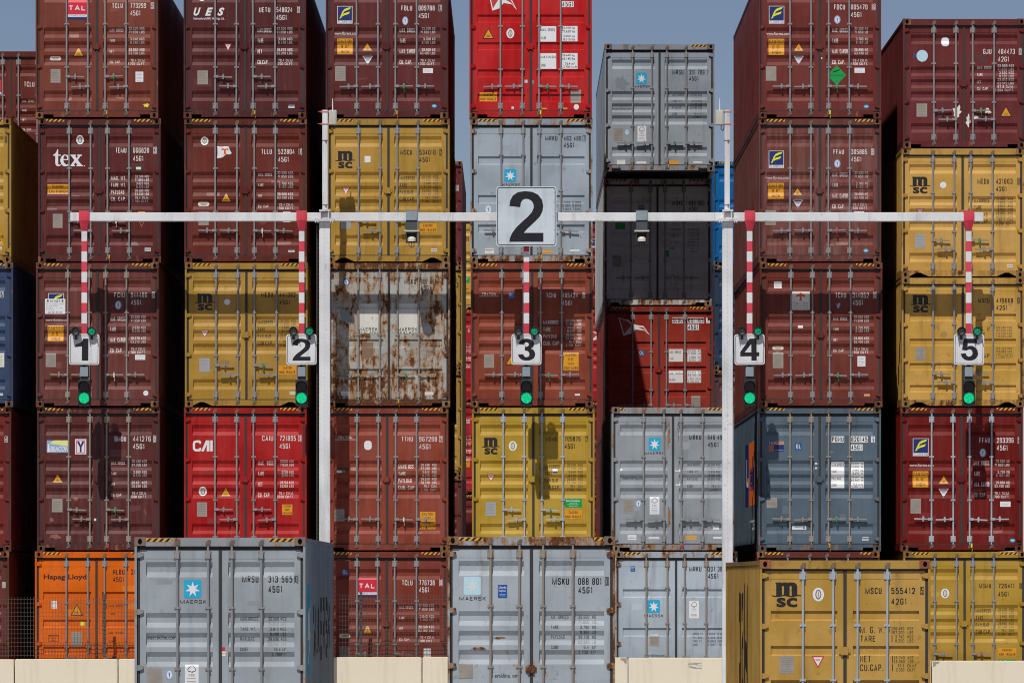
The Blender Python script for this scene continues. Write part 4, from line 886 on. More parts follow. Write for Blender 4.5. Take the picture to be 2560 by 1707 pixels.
# --- stack behind sign 3
M['red_ground'] = None
b = Box(1078, T[5], D0, (184, 38, 42), 'glossy red container with white weight panels, topmost of the stack above the big number board', kind='C', rust=.08, handles='out', ink='black', lock=.5, rough=.36)
b.use('B').text('45G1', (1489, 10, 1552, 38), bold=.014, lay=2)
for rc in ((1486, 7, 1555, 41), (1362, 151, 1454, 240), (1484, 150, 1577, 238), (1360, 307, 1454, 397), (1484, 306, 1577, 397)): x0, z0, x1, z1 = b.r4(rc); b.dec[1].rect(x0, z0, x1, z1, 'white', 0)
for t, rc in (('MAX. GROSS', (1366, 164, 1446, 180)), ('TARE', (1366, 211, 1396, 227)), ('32.500 kg', (1489, 154, 1561, 169)), ('71.650 lbs', (1489, 173, 1563, 188)), ('3.860 kg', (1495, 202, 1561, 216)), ('8.510 lbs', (1495, 220, 1563, 234)),
              ('MAX.PAYLOAD', (1364, 321, 1451, 336)), ('CUBE', (1366, 368, 1394, 384)), ('28.640 kg', (1489, 313, 1560, 327)), ('63.140 lbs', (1489, 331, 1562, 345)), ('76.4 m\u00b3', (1505, 360, 1560, 374)), ('2.700 cu.ft', (1495, 378, 1573, 392))): b.text(t, rc, 'black', .006, lay=2)
b.many(('flag', 1058, -70, 1228, 66), ('tri', 1028, 162, 1097, 224), ('bv', 1167, 164, 1212, 221), ('caution', 1012, 533, 1113, 583, C_(CHT)), ('plate', 1537, 518, 1597, 593), ('disc', 1555, 600, 1585, 632), ('patch', 1272, 460, 1288, 478, {'m': 'palecyan'}), ('patch', 1312, 464, 1325, 482, {'m': 'greypatch'}),
       ('patch', 1366, 622, 1400, 629, {'m': 'hazard'}), ('patch', 1484, 621, 1518, 629, {'m': 'hazard'}), ('patch', 1196, 614, 1210, 628, {'m': 'palecyan'})); b.done()
b = Box(1079.5, T[4], D0 + .02, (154, 164, 172), 'pale grey container marked 483 480, half hidden by the big number board', kind='D', ink='black', rust=.24, handles='out', rods='galv', frust=.36, low=.45, lock=None)
b.use('B').ident('MRKU', '483 480', '7', '45G1', (1391, 1461), (1498, 1598), (1606, 1624), (783, 811), (823, 851), w4=1557)
b.text('MAERSK', (1136, 1055, 1245, 1071), bold=.02).lines((('71,650LB. 32,500KG.', (1486, 1158, 1600, 1172)), ('63,250LB. 28,690KG.', (1486, 1178, 1600, 1192)), ('8,400LB. 3,810KG.', (1492, 1198, 1600, 1212)), ('2,700FT\u00b3 76.4M\u00b3', (1496, 1218, 1600, 1232)), ('GROSS WT.', (1400, 1158, 1472, 1172)), ('PAYLOAD', (1400, 1178, 1462, 1192)), ('TARE WT.', (1400, 1198, 1462, 1212))), 'black')
b.many(('star', 1154, 975, 1224, 1047), ('seal', 1045, 1183, 1080, 1230, {'m': 'palecyan'}), ('white', 1043, 1430, 1095, 1459, {'m': 'offwhite'}), ('patch', 1373, 1434, 1432, 1457, {'m': 'hazard'}), ('white', 1533, 1438, 1588, 1449, {'lines': 1})); b.done()
b = Box(1081, T[3], D0 - .02, (134, 68, 54), 'brick red container marked 405424 with the shadow of the big board on its doors', handles='out')
b.use('E').ident('TCNU', '405424', '8', '45G1', (1656, 1723), (1765, 1873), (1905, 1923), (361, 393), (413, 445)).weights('W2', ('MAXGROSS', 'TARE', 'PAYLOAD', 'CUB. CAP.'))
b.many(('tritontext', 1197, 361, 1334, 388), ('gl', 1396, 357, 1438, 398), ('plate', 1231, 780, 1299, 872), ('tri', 1375, 783, 1460, 852), ('caution', 1773, 769, 1878, 889, C_(CAU4)), ('white', 1852, 1050, 1887, 1062, {'lines': 1})); b.done()
b = Box(1084, T[2], D0 + .01, (178, 144, 56), 'mustard yellow container marked 705876 with a green label and bright zinc lock bars', ink='black', rust=.04, dirt=.15, rods='galv_new')
b.use('H').ident('MSMU', '705876', '2', '45G1', (1340, 1404), (1445, 1533), (1561, 1576), (200, 227), (241, 269)).weights('W2')
b.many(('msc', 985, 207, 1085, 300), ('bv', 1135, 226, 1180, 280), ('inv', 1012, 411, 1060, 452), ('silver', 1007, 564, 1064, 641), ('eco', 1445, 545, 1541, 593), ('caution', 1445, 609, 1541, 657, C_(CHT)), ('tag', 1378, 381, 1406, 402, {'m': 'blue'})); b.done()
b = Box(1082, T[1], D0, (110, 52, 46), 'maroon container on the ground, hidden behind the rust streaked grey container in front of it'); b.done()

# --- low stack left of the right post
b = Box(1405, T[2], D0 + .02, (146, 152, 157), 'grey container marked 646 49 with rust streaks, upper one of the low stack', ink='black', rust=.26, handles='out', fade=.3, haz=(.3, 1), frust=.3, low=.4, lock=None)
b.use('I').ident('MRKU', '646 49', None, '45G1', (494, 562), (598, 676), (0, 0), (191, 219), (233, 259), w4=659).weights('W3')
b.text('MAERSK', (252, 286, 357, 301), bold=.02).text('maerskline.com', (125, 420, 242, 438)).many(('star', 270, 207, 337, 279), ('plate', 131, 548, 186, 627), ('seal', 197, 552, 230, 594), ('fsc', 276, 536, 330, 632), ('white', 620, 693, 661, 719), ('patch', 476, 750, 534, 773, {'m': 'hazard'}),
       ('white', 154, 746, 202, 774), ('white', 270, 757, 330, 769, {'lines': 1}), ('white', 628, 756, 680, 768, {'lines': 1}), ('patch', 100, 378, 124, 392, {'m': 'offwhite'}), ('patch', 418, 384, 447, 396, {'m': 'offwhite'}), ('patch', 420, 462, 446, 473, {'m': 'offwhite'}))
M['ruststreak'] = weather('rust_streaked_paint', (134, 104, 80), .75, .3, .5, .7)
for x, wd, a, c in ((383, 12, 95, 300), (388, 13, 580, 720), (437, 8, 95, 240)):
    b.sticker('blob', (x - wd, a, x + wd * .6, c), m='ruststreak')
b.done()
b = Box(1412, T[1], D0 - .02, (168, 178, 187), 'pale blue grey container marked 307 38, on the ground left of the right post', kind='D', ink='black', rust=.26, handles='out', fade=.2, rods='galv_worn', frust=.4, lock=None)
b.use('I').ident('MRKU', '307 38', None, '45G1', (495, 563), (600, 678), (0, 0), (921, 949), (961, 988), w4=657)
b.text('MAERSK', (246, 1186, 352, 1202), bold=.02).text('maerskline.com', (247, 1404, 358, 1421)).lines((('GROSS WT.', (515, 1288, 574, 1301)), ('PAYLOAD', (515, 1308, 564, 1321)), ('TARE WT.', (515, 1328, 567, 1341)), ('CUBE', (515, 1348, 543, 1361)), ('71,650LB. 32,500KG.', (592, 1288, 700, 1301)), ('63,100LB. 28,620KG.', (592, 1308, 700, 1321)), ('8,550LB. 3,880KG.', (598, 1328, 700, 1341)), ('2,700FT\u00b3 76.4M\u00b3', (598, 1348, 700, 1361))))
b.many(('lloyds', 170, 918, 194, 949), ('star', 265, 1106, 333, 1178), ('fsc', 495, 1111, 549, 1208), ('plate', 275, 1306, 329, 1362)); b.done()

# --- stack behind sign 4
FLW = ('MAX. GROSS', 'TARE', 'MAX. CARGO', 'CU. CAP.'); FLV = ('32.500 KG', '71.650 LB', '3.700 KG', '8.160 LB', '28.800 KG', '63.490 LB', '76.4 CU.M.', '2.700 CU.FT.')
b = Box(1742.5, T[5], D0, (110, 52, 51), 'maroon container marked 005470 with a green diamond label, topmost behind sign 4', handles='out')
b.use('C').ident('FDCU', '005470', '6', '45G1', (1300, 1360), (1393, 1485), (1509, 1529), (25, 53), (67, 95)).weights('W1b', FLW, FLV)
b.text('www.florens.com', (922, 177, 1052, 193)).many(('florens', 938, 33, 1023, 131), ('caution', 936, 215, 1023, 305, C_(CAU)), ('tri', 1072, 232, 1135, 285), ('invw', 1075, 310, 1132, 356), ('plate', 921, 368, 979, 448), ('seal', 1300, 86, 1335, 132), ('diamond', 1260, 362, 1367, 472), ('white', 1413, 376, 1470, 404), ('ovalblue', 1464, 581, 1492, 600),
       ('patch', 1216, 294, 1228, 306, {'m': 'palecyan'}), ('patch', 1216, 318, 1234, 328, {'m': 'offwhite'})); b.done()
b = Box(1742.5, T[4], D0 + .02, (112, 64, 62), 'dull maroon container marked 305885 with chalky pale streaks, behind the fourth striped pole', handles='out', fade=.75, rough=.5)
b.use('C').ident('FFAU', '305885', '8', '45G1', (1296, 1354), (1394, 1483), (1505, 1522), (828, 855), (870, 896)).weights('W1b', FLW, ('32.500 KG', '71.650 LBS', '3.700 KG', '8.160 LBS', '28.800 KG', '63.490 LBS', '76.4 CU.M.', '2.700 CU.FT.'), m='ghostw')  if False else None
M['ghostw'] = plain('worn_white_paint', (186, 172, 170), .6)
b.use('C').ident('FFAU', '305885', '8', '45G1', (1296, 1354), (1394, 1483), (1505, 1522), (828, 855), (870, 896)).weights('W1b', FLW, FLV, m='ghostw')
b.text('www.florens.com', (918, 976, 1048, 992), 'ghostw').many(('florens', 937, 836, 1021, 931), ('caution', 934, 1014, 1020, 1102, C_(CAU)), ('tri', 1067, 1034, 1127, 1084), ('invw', 1070, 1108, 1128, 1153), ('plate', 918, 1165, 976, 1248), ('seal', 1300, 884, 1335, 930), ('ovalblue', 1462, 1379, 1490, 1400), ('white', 1410, 1172, 1466, 1198)); b.done()
b = Box(1745, T[3], D0 - .02, (110, 54, 48), 'maroon container marked 314052 with a square cream plate bearing an orange T', handles='out')
b.use('F').ident('TCNU', '314052', '6', '45G1', (1198, 1263), (1303, 1403), (1429, 1449), (322, 353), (368, 398)).weights('W1', vals=('32.500 KGS', '71.650 LBS', '3.700 KGS', '8.160 LBS', '28.800 KGS', '63.490 LBS', '76.4 CU.M.', '2.700 CU.FT.'))
b.many(('white', 822, 253, 869, 294), ('triton', 929, 314, 1041, 427), ('blob', 1202, 382, 1232, 419, {'m': 'sealblue'}), ('patch', 968, 523, 999, 539), ('pill', 812, 649, 881, 671), ('plate', 814, 689, 879, 783), ('white', 1333, 710, 1382, 773, {'lines': 6}), ('white', 1374, 942, 1410, 955, {'lines': 1, 'm': 'salmon'}), ('patch', 835, 686, 855, 694, {'m': 'palecyan'})); b.done()
b = Box(1742, T[2], D0 + .02, (86, 101, 113), 'slate blue grey container marked 820145 with a blue and orange emblem on its side', ink='black', handles='out', rods='galv_worn', rust=.24, fade=.15)
b.use('I').ident('PONU', '820145', '5', '45G1', (1288, 1352), (1394, 1484), (1507, 1522), (203, 230), (248, 275), boxed=False, plates=True)
for rc in ((1283, 341, 1356, 487), (1391, 341, 1464, 489)): x0, z0, x1, z1 = b.r4(rc); b.dec[1].rect(x0, z0, x1, z1, 'white', 0)
for t, rc in (('MAX.GROSS', (1286, 350, 1353, 366)), ('TARE', (1286, 388, 1314, 402)), ('PAYLOAD', (1286, 426, 1336, 440)), ('CUBE', (1286, 463, 1314, 477)), ('32.500  kg', (1395, 345, 1460, 357)), ('71.650  lb', (1395, 361, 1460, 373)), ('3.940  kg', (1401, 383, 1460, 395)), ('8.690  lb', (1401, 399, 1460, 411)),
              ('28.560  kg', (1395, 421, 1460, 433)), ('62.960  lb', (1395, 437, 1460, 449)), ('76.2 cu.m', (1401, 459, 1460, 471)), ('2.690 cu.ft', (1395, 474, 1462, 486))): b.text(t, rc, 'black', .004, lay=2)
b.many(('ponl', 936, 228, 1020, 283), ('gl', 1084, 237, 1119, 280), ('plate', 925, 542, 983, 597), ('white', 1066, 695, 1145, 717, {'lines': 2}), ('cimc', 1455, 758, 1490, 776), ('patch', 1192, 346, 1205, 356), ('patch', 1212, 346, 1224, 356), ('patch', 1192, 371, 1205, 381), ('patch', 1212, 371, 1224, 381)); b.done()
def ponu_side(d):
    d.rect(1.9, .95, 4.6, 2.25, 'orange_side'); d.rect(4.6, .95, 6.2, 2.25, 'navy'); d.text('Nedl', 2.1, 1.25, 4.5, 1.95, 'navy', 1, .03); d.text('J', 4.8, 1.35, 5.6, 2.0, 'white', 1, .03); d.text('ephn', 2.0, .35, 4.2, .75, 'white', 1, .02)
M['orange_side'] = plain('orange_side_paint', (222, 104, 40), .5)
b.side_paint(-1, ponu_side)
b = Box(1738.6, T[1], D0, (104, 48, 46), 'maroon container on the ground, only its top rail showing above the yellow container in front', haz=(1, .6)); b.done()

# --- stack at the right edge
Z7 = [T[1], T[2], T[2] + HSTD, T[2] + 2 * HSTD, T[2] + 3 * HSTD]
b = Box(2074, Z7[4], D0, (104, 47, 51), 'dark red container marked 404473 with torn white paper, topmost at the right edge', H=HSTD, haz=(0, 0), notch='rect')
M['rubbed'] = plain('rubbed_dark_paint', (72, 40, 42), .6)
b.use('C').ident('GJU', '404473', '0', '42G1', (2127, 2173), (2210, 2303), (2325, 2344), (271, 300), (314, 342))
b.text('Bl', (1738, 296, 1758, 315), 'blue', .02).lines([(t, (2093, y, 2093 + 8 * len(t), y + 16)) for t, y in (('MAX. GROSS', 367), ('TARE', 405), ('NET', 446), ('CU. CAP.', 484))]).lines([(t, (2298 - 9 * len(t), 357 + 19.4 * k, 2298, 371 + 19.4 * k)) for k, t in enumerate(('32.500 KGS', '71.650 LBS', '3.690 KGS', '8.135 LBS', '28.810 KGS', '63.515 LBS', '67.8 CU.M.', '2.394 CU.FT.'))])
b.many(('oval', 1895, 206, 1938, 257), ('disc', 1757, 277, 1820, 342, {'m': 'palecyan'}), ('plate', 1757, 574, 1816, 647), ('tri', 2220, 588, 2287, 647), ('blob', 1955, 575, 2010, 662), ('blob', 2028, 630, 2062, 705), ('blob', 2066, 636, 2104, 664), ('blob', 2130, 596, 2174, 634), ('blob', 2090, 290, 2150, 352, {'m': 'rubbed'})); b.done()
b = Box(2070.5, Z7[3], D0 + .02, (194, 152, 80), 'sandy yellow container marked 421663 behind the top of the fifth striped pole', H=HSTD, ink='black', notch='tri', rust=.16, haz=(0, 0), frust=.3, low=.4)
b.use('C').ident('MEDU', '421663', '9', '42G1', (2095, 2160), (2198, 2290), (2315, 2332), (991, 1020), (1034, 1061)).lines([(t, (2077, 1101 + 38.5 * k, 2077 + 10.6 * len(t), 1124 + 38.5 * k)) for k, t in enumerate(('MAXGROSS', 'TARE', 'PAYLOAD', 'CUB.CAP'))])
b.lines([(t, (2292 - 8.4 * len(t), 1096 + 19.4 * k, 2292, 1110 + 19.4 * k)) for k, t in enumerate(('32.500  KGS', '71.650  LBS', '3.640  KGS', '8.030  LBS', '28.860  KGS', '63.620  LBS', '67.7  CUM', '2.390  CUFT'))])
b.many(('msc', 1720, 980, 1832, 1073), ('disc', 1887, 1008, 1923, 1043), ('inv', 1755, 1155, 1800, 1195), ('silver', 1748, 1297, 1806, 1375), ('cimc', 2260, 1465, 2293, 1481)); b.done()
b = Box(2071, Z7[2], D0 - .02, (196, 154, 78), 'sandy yellow container marked 479668 with flat recessed doors, behind sign 5', H=HSTD, kind='C', ink='black', notch='tri', rust=.2, haz=(0, 0), frust=.35, low=.4)
b.use('F').ident('MSCU', '479668', '0', '42G1', (2072, 2142), (2184, 2287), (2312, 2328), (355, 384), (399, 428))
b.lines((('M. G. W.', (2044, 528, 2152, 558)), ('TARE', (2044, 566, 2118, 594)), ('NET', (2044, 655, 2095, 683)), ('CU.CAP', (2044, 695, 2142, 722)), ('(30.480 KGS', (2184, 528, 2279, 540)), ('(67.200 LBS', (2184, 545, 2279, 557)), ('( 3.740 KGS', (2184, 564, 2279, 576)), ('( 8.250 LBS', (2184, 581, 2279, 593)),
         ('(26.740 KGS', (2184, 657, 2281, 669)), ('(58.950 LBS', (2184, 674, 2281, 686)), ('( 67.7 CU.MT.', (2184, 692, 2290, 704)), ('( 2.390 CU.FT.', (2184, 709, 2290, 721))))
b.many(('msc', 1655, 335, 1782, 443), ('plate', 1686, 657, 1750, 735), ('blob', 1815, 500, 1850, 560, {'m': 'tanpatch'}), ('blob', 1840, 560, 1885, 600, {'m': 'tanpatch'})) if False else None
M['tanpatch'] = plain('scuffed_ochre', (150, 116, 66), .7)
b.many(('msc', 1655, 335, 1782, 443), ('plate', 1686, 657, 1750, 735), ('blob', 1815, 500, 1838, 560, {'m': 'tanpatch'}), ('blob', 1835, 555, 1885, 598, {'m': 'tanpatch'})); b.done()
b = Box(2068, Z7[1], D0 + .01, (108, 26, 22), 'deep red container marked 293396 with a blue and yellow emblem and bright zinc lock bars', handles='out', rust=.03, dirt=.15, rods='galv_new')
b.use('I').ident('FFAU', '293396', '5', '45G1', (2105, 2163), (2202, 2295), (2318, 2337), (207, 236), (249, 278)).weights('W1b', FLW, ('32.500 KG', '71.650 LBS', '3.700 KG', '8.160 LBS', '28.800 KG', '63.490 LBS', '76.4 CU.M.', '2.700 CU.FT.'))
b.text('www.florens.com', (1718, 351, 1853, 367)).many(('florens', 1736, 211, 1823, 309), ('caution', 1735, 393, 1822, 482, C_(CAU)), ('tri', 1876, 412, 1940, 466), ('invw', 1878, 489, 1936, 539), ('plate', 1723, 546, 1781, 627), ('seal', 2106, 267, 2142, 315), ('white', 2220, 561, 2278, 590), ('ovalblue', 2274, 766, 2304, 787)); b.done()
b = Box(2075, Z7[0], D0, (172, 137, 54), 'mustard yellow container marked 726411 on the ground at the right edge, behind the cream wall', ink='black', rust=.06)
b.use('I').ident('MSMU', '726411', '0', '45G1', (2103, 2169), (2210, 2300), (2327, 2344), (1015, 1041), (1060, 1087)).weights('W2').many(('msc', 1725, 1020, 1825, 1110), ('bv', 1892, 1043, 1938, 1097), ('caution', 2209, 1372, 2310, 1420, C_(CHT)), ('eco', 2209, 1436, 2310, 1482)); b.done()

# ================================================================== second and farther rows
D2 = 120.4
GR2 = 'shipping containers in the rows behind'
b = Box(-101, T[5] - .22, D2, (104, 50, 47), 'maroon container seen at top left behind the yellow one, in the second row', group=GR2)
b.use('A').ident('TCLU', None, None, None, (137, 197), (0, 0), (0, 0), (471, 500), (0, 0)).weights('W1').many(('tal', -95, 460, 6, 555)); b.done()
for n in (1, 2, 3, 4):
    b = Box(-101, n * (T[5] - .22) / 5, D2, (96, 48, 45), 'maroon container of the second row, hidden behind the stack at the left edge', H=(T[5] - .22) / 5 if False else HHC, group=GR2) if n == 4 else None
    if b: b.done()
for n in (3, 2, 1):
    b = Box(-101, T[5] - .22 - (5 - n) * HHC, D2, (96, 48, 45), 'maroon container of the second row, hidden behind the stack at the left edge', group=GR2, hz=1.0 if n > 1 else .92); b.done()
# the five-high stack behind the low one
s5 = FPX / D2
b = Box(1388.6, 14.17, D2 - 1.0, (146, 154, 161), 'grey container marked 301 709 with a cyan star, jutting out against the sky', ink='black', handles='out', rust=.16, haz=(0, 1), group=GR2, hz=.985, lock=None, frust=.3)
b.use('C').ident('MRSU', '301 709', '2', '45G1', (402, 463), (495, 580), (590, 605), (388, 414), (424, 448), boxed=False, w4=547).weights('W3')
b.text('MAERSK', (185, 473, 280, 486), bold=.02).text('maerskline.com', (68, 595, 174, 612)).many(('star', 201, 402, 260, 466), ('plate', 75, 712, 127, 780), ('seal', 137, 714, 163, 752), ('fsc', 208, 698, 257, 785), ('white', 94, 887, 140, 912), ('white', 203, 895, 257, 908, {'lines': 1}), ('patch', 384, 890, 437, 911, {'m': 'hazard'}), ('white', 518, 894, 568, 904, {'lines': 1}), ('blob', 70, 412, 168, 515, {'m': 'greypatch'})); b.done()
b = Box(1386, 11.33, D2 + .95, (196, 196, 192), 'grimy grey container marked 030850, wholly in shadow under a jutting container', ink='black', handles='out', rust=.18, dirt=.3, frust=.35, low=.4, group=GR2, lock=None)
b.use('C').ident('MSKU', '030 850', '8', '45G1', (400, 463), (493, 580), (591, 604), (1113, 1139), (1143, 1169), boxed=False, w4=547).weights('W3').many(('patch', 85, 1112, 145, 1173, {'m': 'greypatch2'}), ('lloyds', 213, 1137, 246, 1173), ('patch', 85, 1235, 140, 1270, {'m': 'green'}), ('patch', 366, 1388, 384, 1424, {'m': 'green'}), ('plate', 70, 1415, 118, 1480)) if False else None
M['greypatch2'] = plain('pale_grey_patch', (176, 180, 184), .5)
b.use('C').ident('MSKU', '030 850', '8', '45G1', (400, 463), (493, 580), (591, 604), (1113, 1139), (1143, 1169), boxed=False, w4=547).weights('W3').many(('patch', 85, 1112, 145, 1173, {'m': 'greypatch2'}), ('lloyds', 213, 1137, 246, 1173), ('patch', 85, 1235, 140, 1270, {'m': 'green'}), ('patch', 366, 1388, 384, 1424, {'m': 'green'}), ('plate', 70, 1415, 118, 1480)); b.done()
b = Box(1389.5, 8.46, D2 + .93, (148, 54, 46), 'red container marked 691165 with white number plates and a white flag emblem, partly in shade', kind='C', ink='black', handles='out', rust=.1, haz=(1, 1), group=GR2)
b.use('F').ident('SUDU', '691165', '7', '45G1', (202, 260), (295, 390), (408, 426), (477, 504), (519, 546), boxed=False, plates=True)
for rc in ((177, 667, 264, 744), (291, 668, 375, 744), (177, 797, 264, 873), (291, 797, 375, 873)): x0, z0, x1, z1 = b.r4(rc); b.dec[1].rect(x0, z0, x1, z1, 'white', 0)
for t, rc in (('MAX. GROSS', (180, 678, 250, 692)), ('TARE', (180, 719, 206, 733)), ('32.500  KG', (295, 671, 372, 684)), ('71.650  LB', (295, 688, 372, 701)), ('3.860  KG', (302, 711, 372, 724)), ('8.510  LB', (302, 728, 372, 741)), ('MAX. PAYLOAD', (180, 808, 262, 822)), ('CU.CAP.', (180, 848, 220, 862)), ('28.640  KG', (295, 802, 372, 814)), ('63.140  LB', (295, 819, 372, 831)), ('76.4  CU.M', (302, 841, 372, 853)), ('2.700 CU.FT', (295, 857, 372, 870))): b.text(t, rc, 'black', .004, lay=2)
b.use('E').many(('flag', 2150, 530, 2365, 656), ('gl', 2290, 753, 2330, 790)); b.use('F').many(('plate', 315, 953, 370, 1030)); b.done()
for zt, hz in ((8.46 - HHC, .976), (2.797, .976)):
    b = Box(1388.5, zt, D2 - .6, (120, 50, 46), 'container of the second row, hidden behind the low grey stack', group=GR2); b.done()
# far rows seen through the gaps
def far(left, tops, d, specs):
    for (ytop, hpx), (rgb, lab, ink, kind, extra) in zip(tops, specs):
        z = EYE + (1445 - ytop * 2560 / 2352) / (FPX / d); H = hpx * 2560 / 2352 / (FPX / d)
        b = Box(left, z, d, rgb, lab, kind=kind, ink=ink, group=GR2, hz=H / HHC, rust=.15, notch='rect')
        if extra: extra(b)
        b.done()
dB = 149.0; wB = W * FPX / dB * 2352 / 2560
def x_m(b): b.use('S').ident(None, None, '0', None, (0, 0), (0, 0), (1139.5, 1147), (464, 476), (0, 0)); b.weights('W1')
def x_3(b): b.use('S').ident(None, None, '3', None, (0, 0), (0, 0), (1139, 1146), (706, 718), (0, 0)); b.weights('W2')
far(1062 - wB, ((370.8, 239), (610, 241), (851, 241), (1092, 241), (1333, 214)), dB,
    (((112, 46, 50), 'maroon container in the gap left of the big board, white 0 on its edge', 'ink_white', 'A', x_m),
     ((168, 130, 60), 'yellow container far back in the gap with a number 3 on its edge', 'black', 'A', x_3),
     ((166, 128, 60), 'shaded yellow container far back in the narrow gap, third from the top of its stack', 'black', 'A', None),
     ((100, 50, 46), 'dark container low in the narrow gap left of the mustard yellow one', 'ink_white', 'A', None),
     ((100, 50, 46), 'lowest dark container at the bottom of the narrow gap', 'ink_white', 'A', None)))
far(1638.8, ((370.7, 238), (609, 241), (850, 241), (1091, 241), (1332, 215)), dB + 1,
    (((0, 92, 150), 'vivid blue container seen in the gap behind the right mast', 'ink_white', 'A', None),
     ((40, 56, 78), 'blue container under the vivid blue one, shade painted into its colour, behind the right post', 'ink_white', 'A', None),  # blue darkened in its base colour to stand in for shade
     ((90, 60, 60), 'container of a far row, hidden behind the right post', 'ink_white', 'A', None),
     ((90, 60, 60), 'container of a far row, hidden behind the right post', 'ink_white', 'A', None), ((90, 60, 60), 'container of a far row, hidden behind the right post', 'ink_white', 'A', None)))
dC = 168.0; wC = W * FPX / dC * 2352 / 2560
def x_588(b):
    b.use('S').text('588', (1160, 590.5, 1172.5, 602.5), bold=.012); b.weights('W2')
    b.many(('eco', 1130, 694, 1174, 707), ('caution', 1130, 711, 1174, 726, C_(CHT)))
def x_6(b): b.use('S').text('6', (1170, 822, 1174, 830), bold=.012); b.weights('W1')
def x_56(b): b.use('S').text('56', (1166, 1049, 1174, 1058), bold=.012); b.weights('W1').many(('caution', 1150, 1150, 1174, 1167, C_(['CAUTION', 'HIGH'])))
RC = ((500, 211), (711, 212), (923, 212), (1135, 211), (1346, 190))
far(921, RC, dC, (((188, 150, 70), 'bright yellow container of the farthest row with 588 beside the big board', 'black', 'A', x_588),
                   ((164, 36, 48), 'red container of the farthest row with a white 6, below the bright yellow one', 'ink_white', 'A', x_6),
                   ((164, 36, 48), 'red container of the farthest row with a white 56 in the gap', 'ink_white', 'A', x_56),
                   ((110, 44, 44), 'container of the farthest row, hidden low in the gap', 'ink_white', 'A', None), ((110, 44, 44), 'container of the farthest row, hidden low in the gap', 'ink_white', 'A', None)))
def x_fl(b): b.use('S').many(('florens', 1466, 596, 1488, 619), ('plate', 1468, 690, 1484, 714))
def x_hs(b): b.use('S').many(('flag', 1468, 826, 1530, 852))
far(1338, RC, dC, (((120, 48, 52), 'maroon container of the farthest row seen in the sliver right of the big board', 'ink_white', 'A', x_fl),
                    ((170, 38, 52), 'crimson container of the farthest row in the sliver right of sign 3', 'ink_white', 'A', x_hs),
                    ((110, 44, 44), 'container of the farthest row, hidden in the dark gap right of sign 3', 'ink_white', 'A', None), ((110, 44, 44), 'container of the farthest row, hidden in the dark gap right of sign 3', 'ink_white', 'A', None), ((110, 44, 44), 'container of the farthest row, hidden in the dark gap right of sign 3', 'ink_white', 'A', None)))

# ================================================================== containers standing in front of the wall
GF = 'containers standing in front of the wall'
DF = 76.7; ZF = lambda y, d: EYE + (1445 - y * 2560 / 2352) / (FPX / d)
zt = ZF(1233, DF)
b = Box(308.7, zt, DF, (152, 159, 164), 'grey container marked 313565 standing in front of the wall, lettering along its dark right side', ink='black', handles='out', rust=.2, fade=.25, dirt=.2, hz=zt / HHC, group=GF, frust=.3, lock=None)
b.use('J').ident('MRSU', '313 565', '0', '45G1', (1143, 1313), (1415, 1665), (1684, 1728), (449, 521), (556, 627), w4=1562).weights('W3')
b.text('MAERSK', (495, 703, 770, 741), bold=.022).text('maerskline.com', (150, 1068, 457, 1113)).many(('star', 538, 493, 719, 682), ('plate', 155, 1415, 310, 1590), ('seal', 345, 1425, 427, 1532), ('fsc', 548, 1374, 690, 1600), ('patch', 925, 1192, 965, 1232, {'m': 'red'}), ('patch', 918, 1237, 972, 1258, {'m': 'offwhite'}), ('patch', 918, 1266, 972, 1286, {'m': 'offwhite'})); b.done()
def mrsu_side(d):
    d.rect(.9, .9, 2.2, 2.2, 'cyan'); d.poly(star(1.55, 1.55, .55, .55), 'white', 1)
    for k, c in enumerate('KSREAM'): pass
    d.text('MAERSK', 3.2, 1.05, 10.6, 2.0, 'black', 0, .05)
b.side_paint(1, mrsu_side)
d2 = 78.2; zt = ZF(1231, d2)
b = Box(1027.6, zt, d2, (160, 168, 174), 'grey container marked 088 801 with rusty edges, standing in front of the wall', ink='black', handles='out', rust=.36, fade=.25, dirt=.28, hz=zt / HHC, group=GF, rods='galv_worn', haz=(1, .4), lock=.655, frust=.42, low=.5)
b.use('H').ident('MSKU', '088 801', '0', '45G1', (1376, 1470), (1520, 1650), (1668, 1690), (984, 1022), (1034, 1070), w4=1600).weights('W3', ('AX. GROSS', 'TARE', 'PAYLOAD', 'CUBE'), ('32.500  KG', '71.650  LB', '3.790  KG', '8.360  LB', '28.710  KG', '63.290  LB', '6.4  M\u00b3', '2.700  FT\u00b3'))
b.text('MAERSK', (861, 1088, 1008, 1109), bold=.022).text('m erskline. om', (1030, 1513, 1188, 1537)).many(('palestar', 885, 978, 980, 1077), ('lloyds', 1075, 1022, 1126, 1095), ('plate', 857, 1460, 937, 1541), ('blob', 910, 1364, 1016, 1386, {'m': 'ruststreak'}), ('blob', 1045, 1310, 1120, 1324, {'m': 'ruststreak'})); b.done()
zt = ZF(1285, DF)
b = Box(1744.6, zt, DF, (182, 144, 74), 'ochre yellow container marked 555412 standing in front of the wall, its left side in sunlight', H=HSTD, kind='C', ink='black', handles='stag', rust=.15, fade=.2, hz=zt / HSTD, group=GF, haz=(0, 0), rods='galv_new', frust=.2, castings=weather('red_rust_casting', (128, 74, 54), .55, .1, .4, .6))
b.use('K').ident('MSCU', '555412', '5', '42G1', (1585, 1763), (1868, 2128), (2182, 2226), (427, 496), (544, 611), w4=2037)
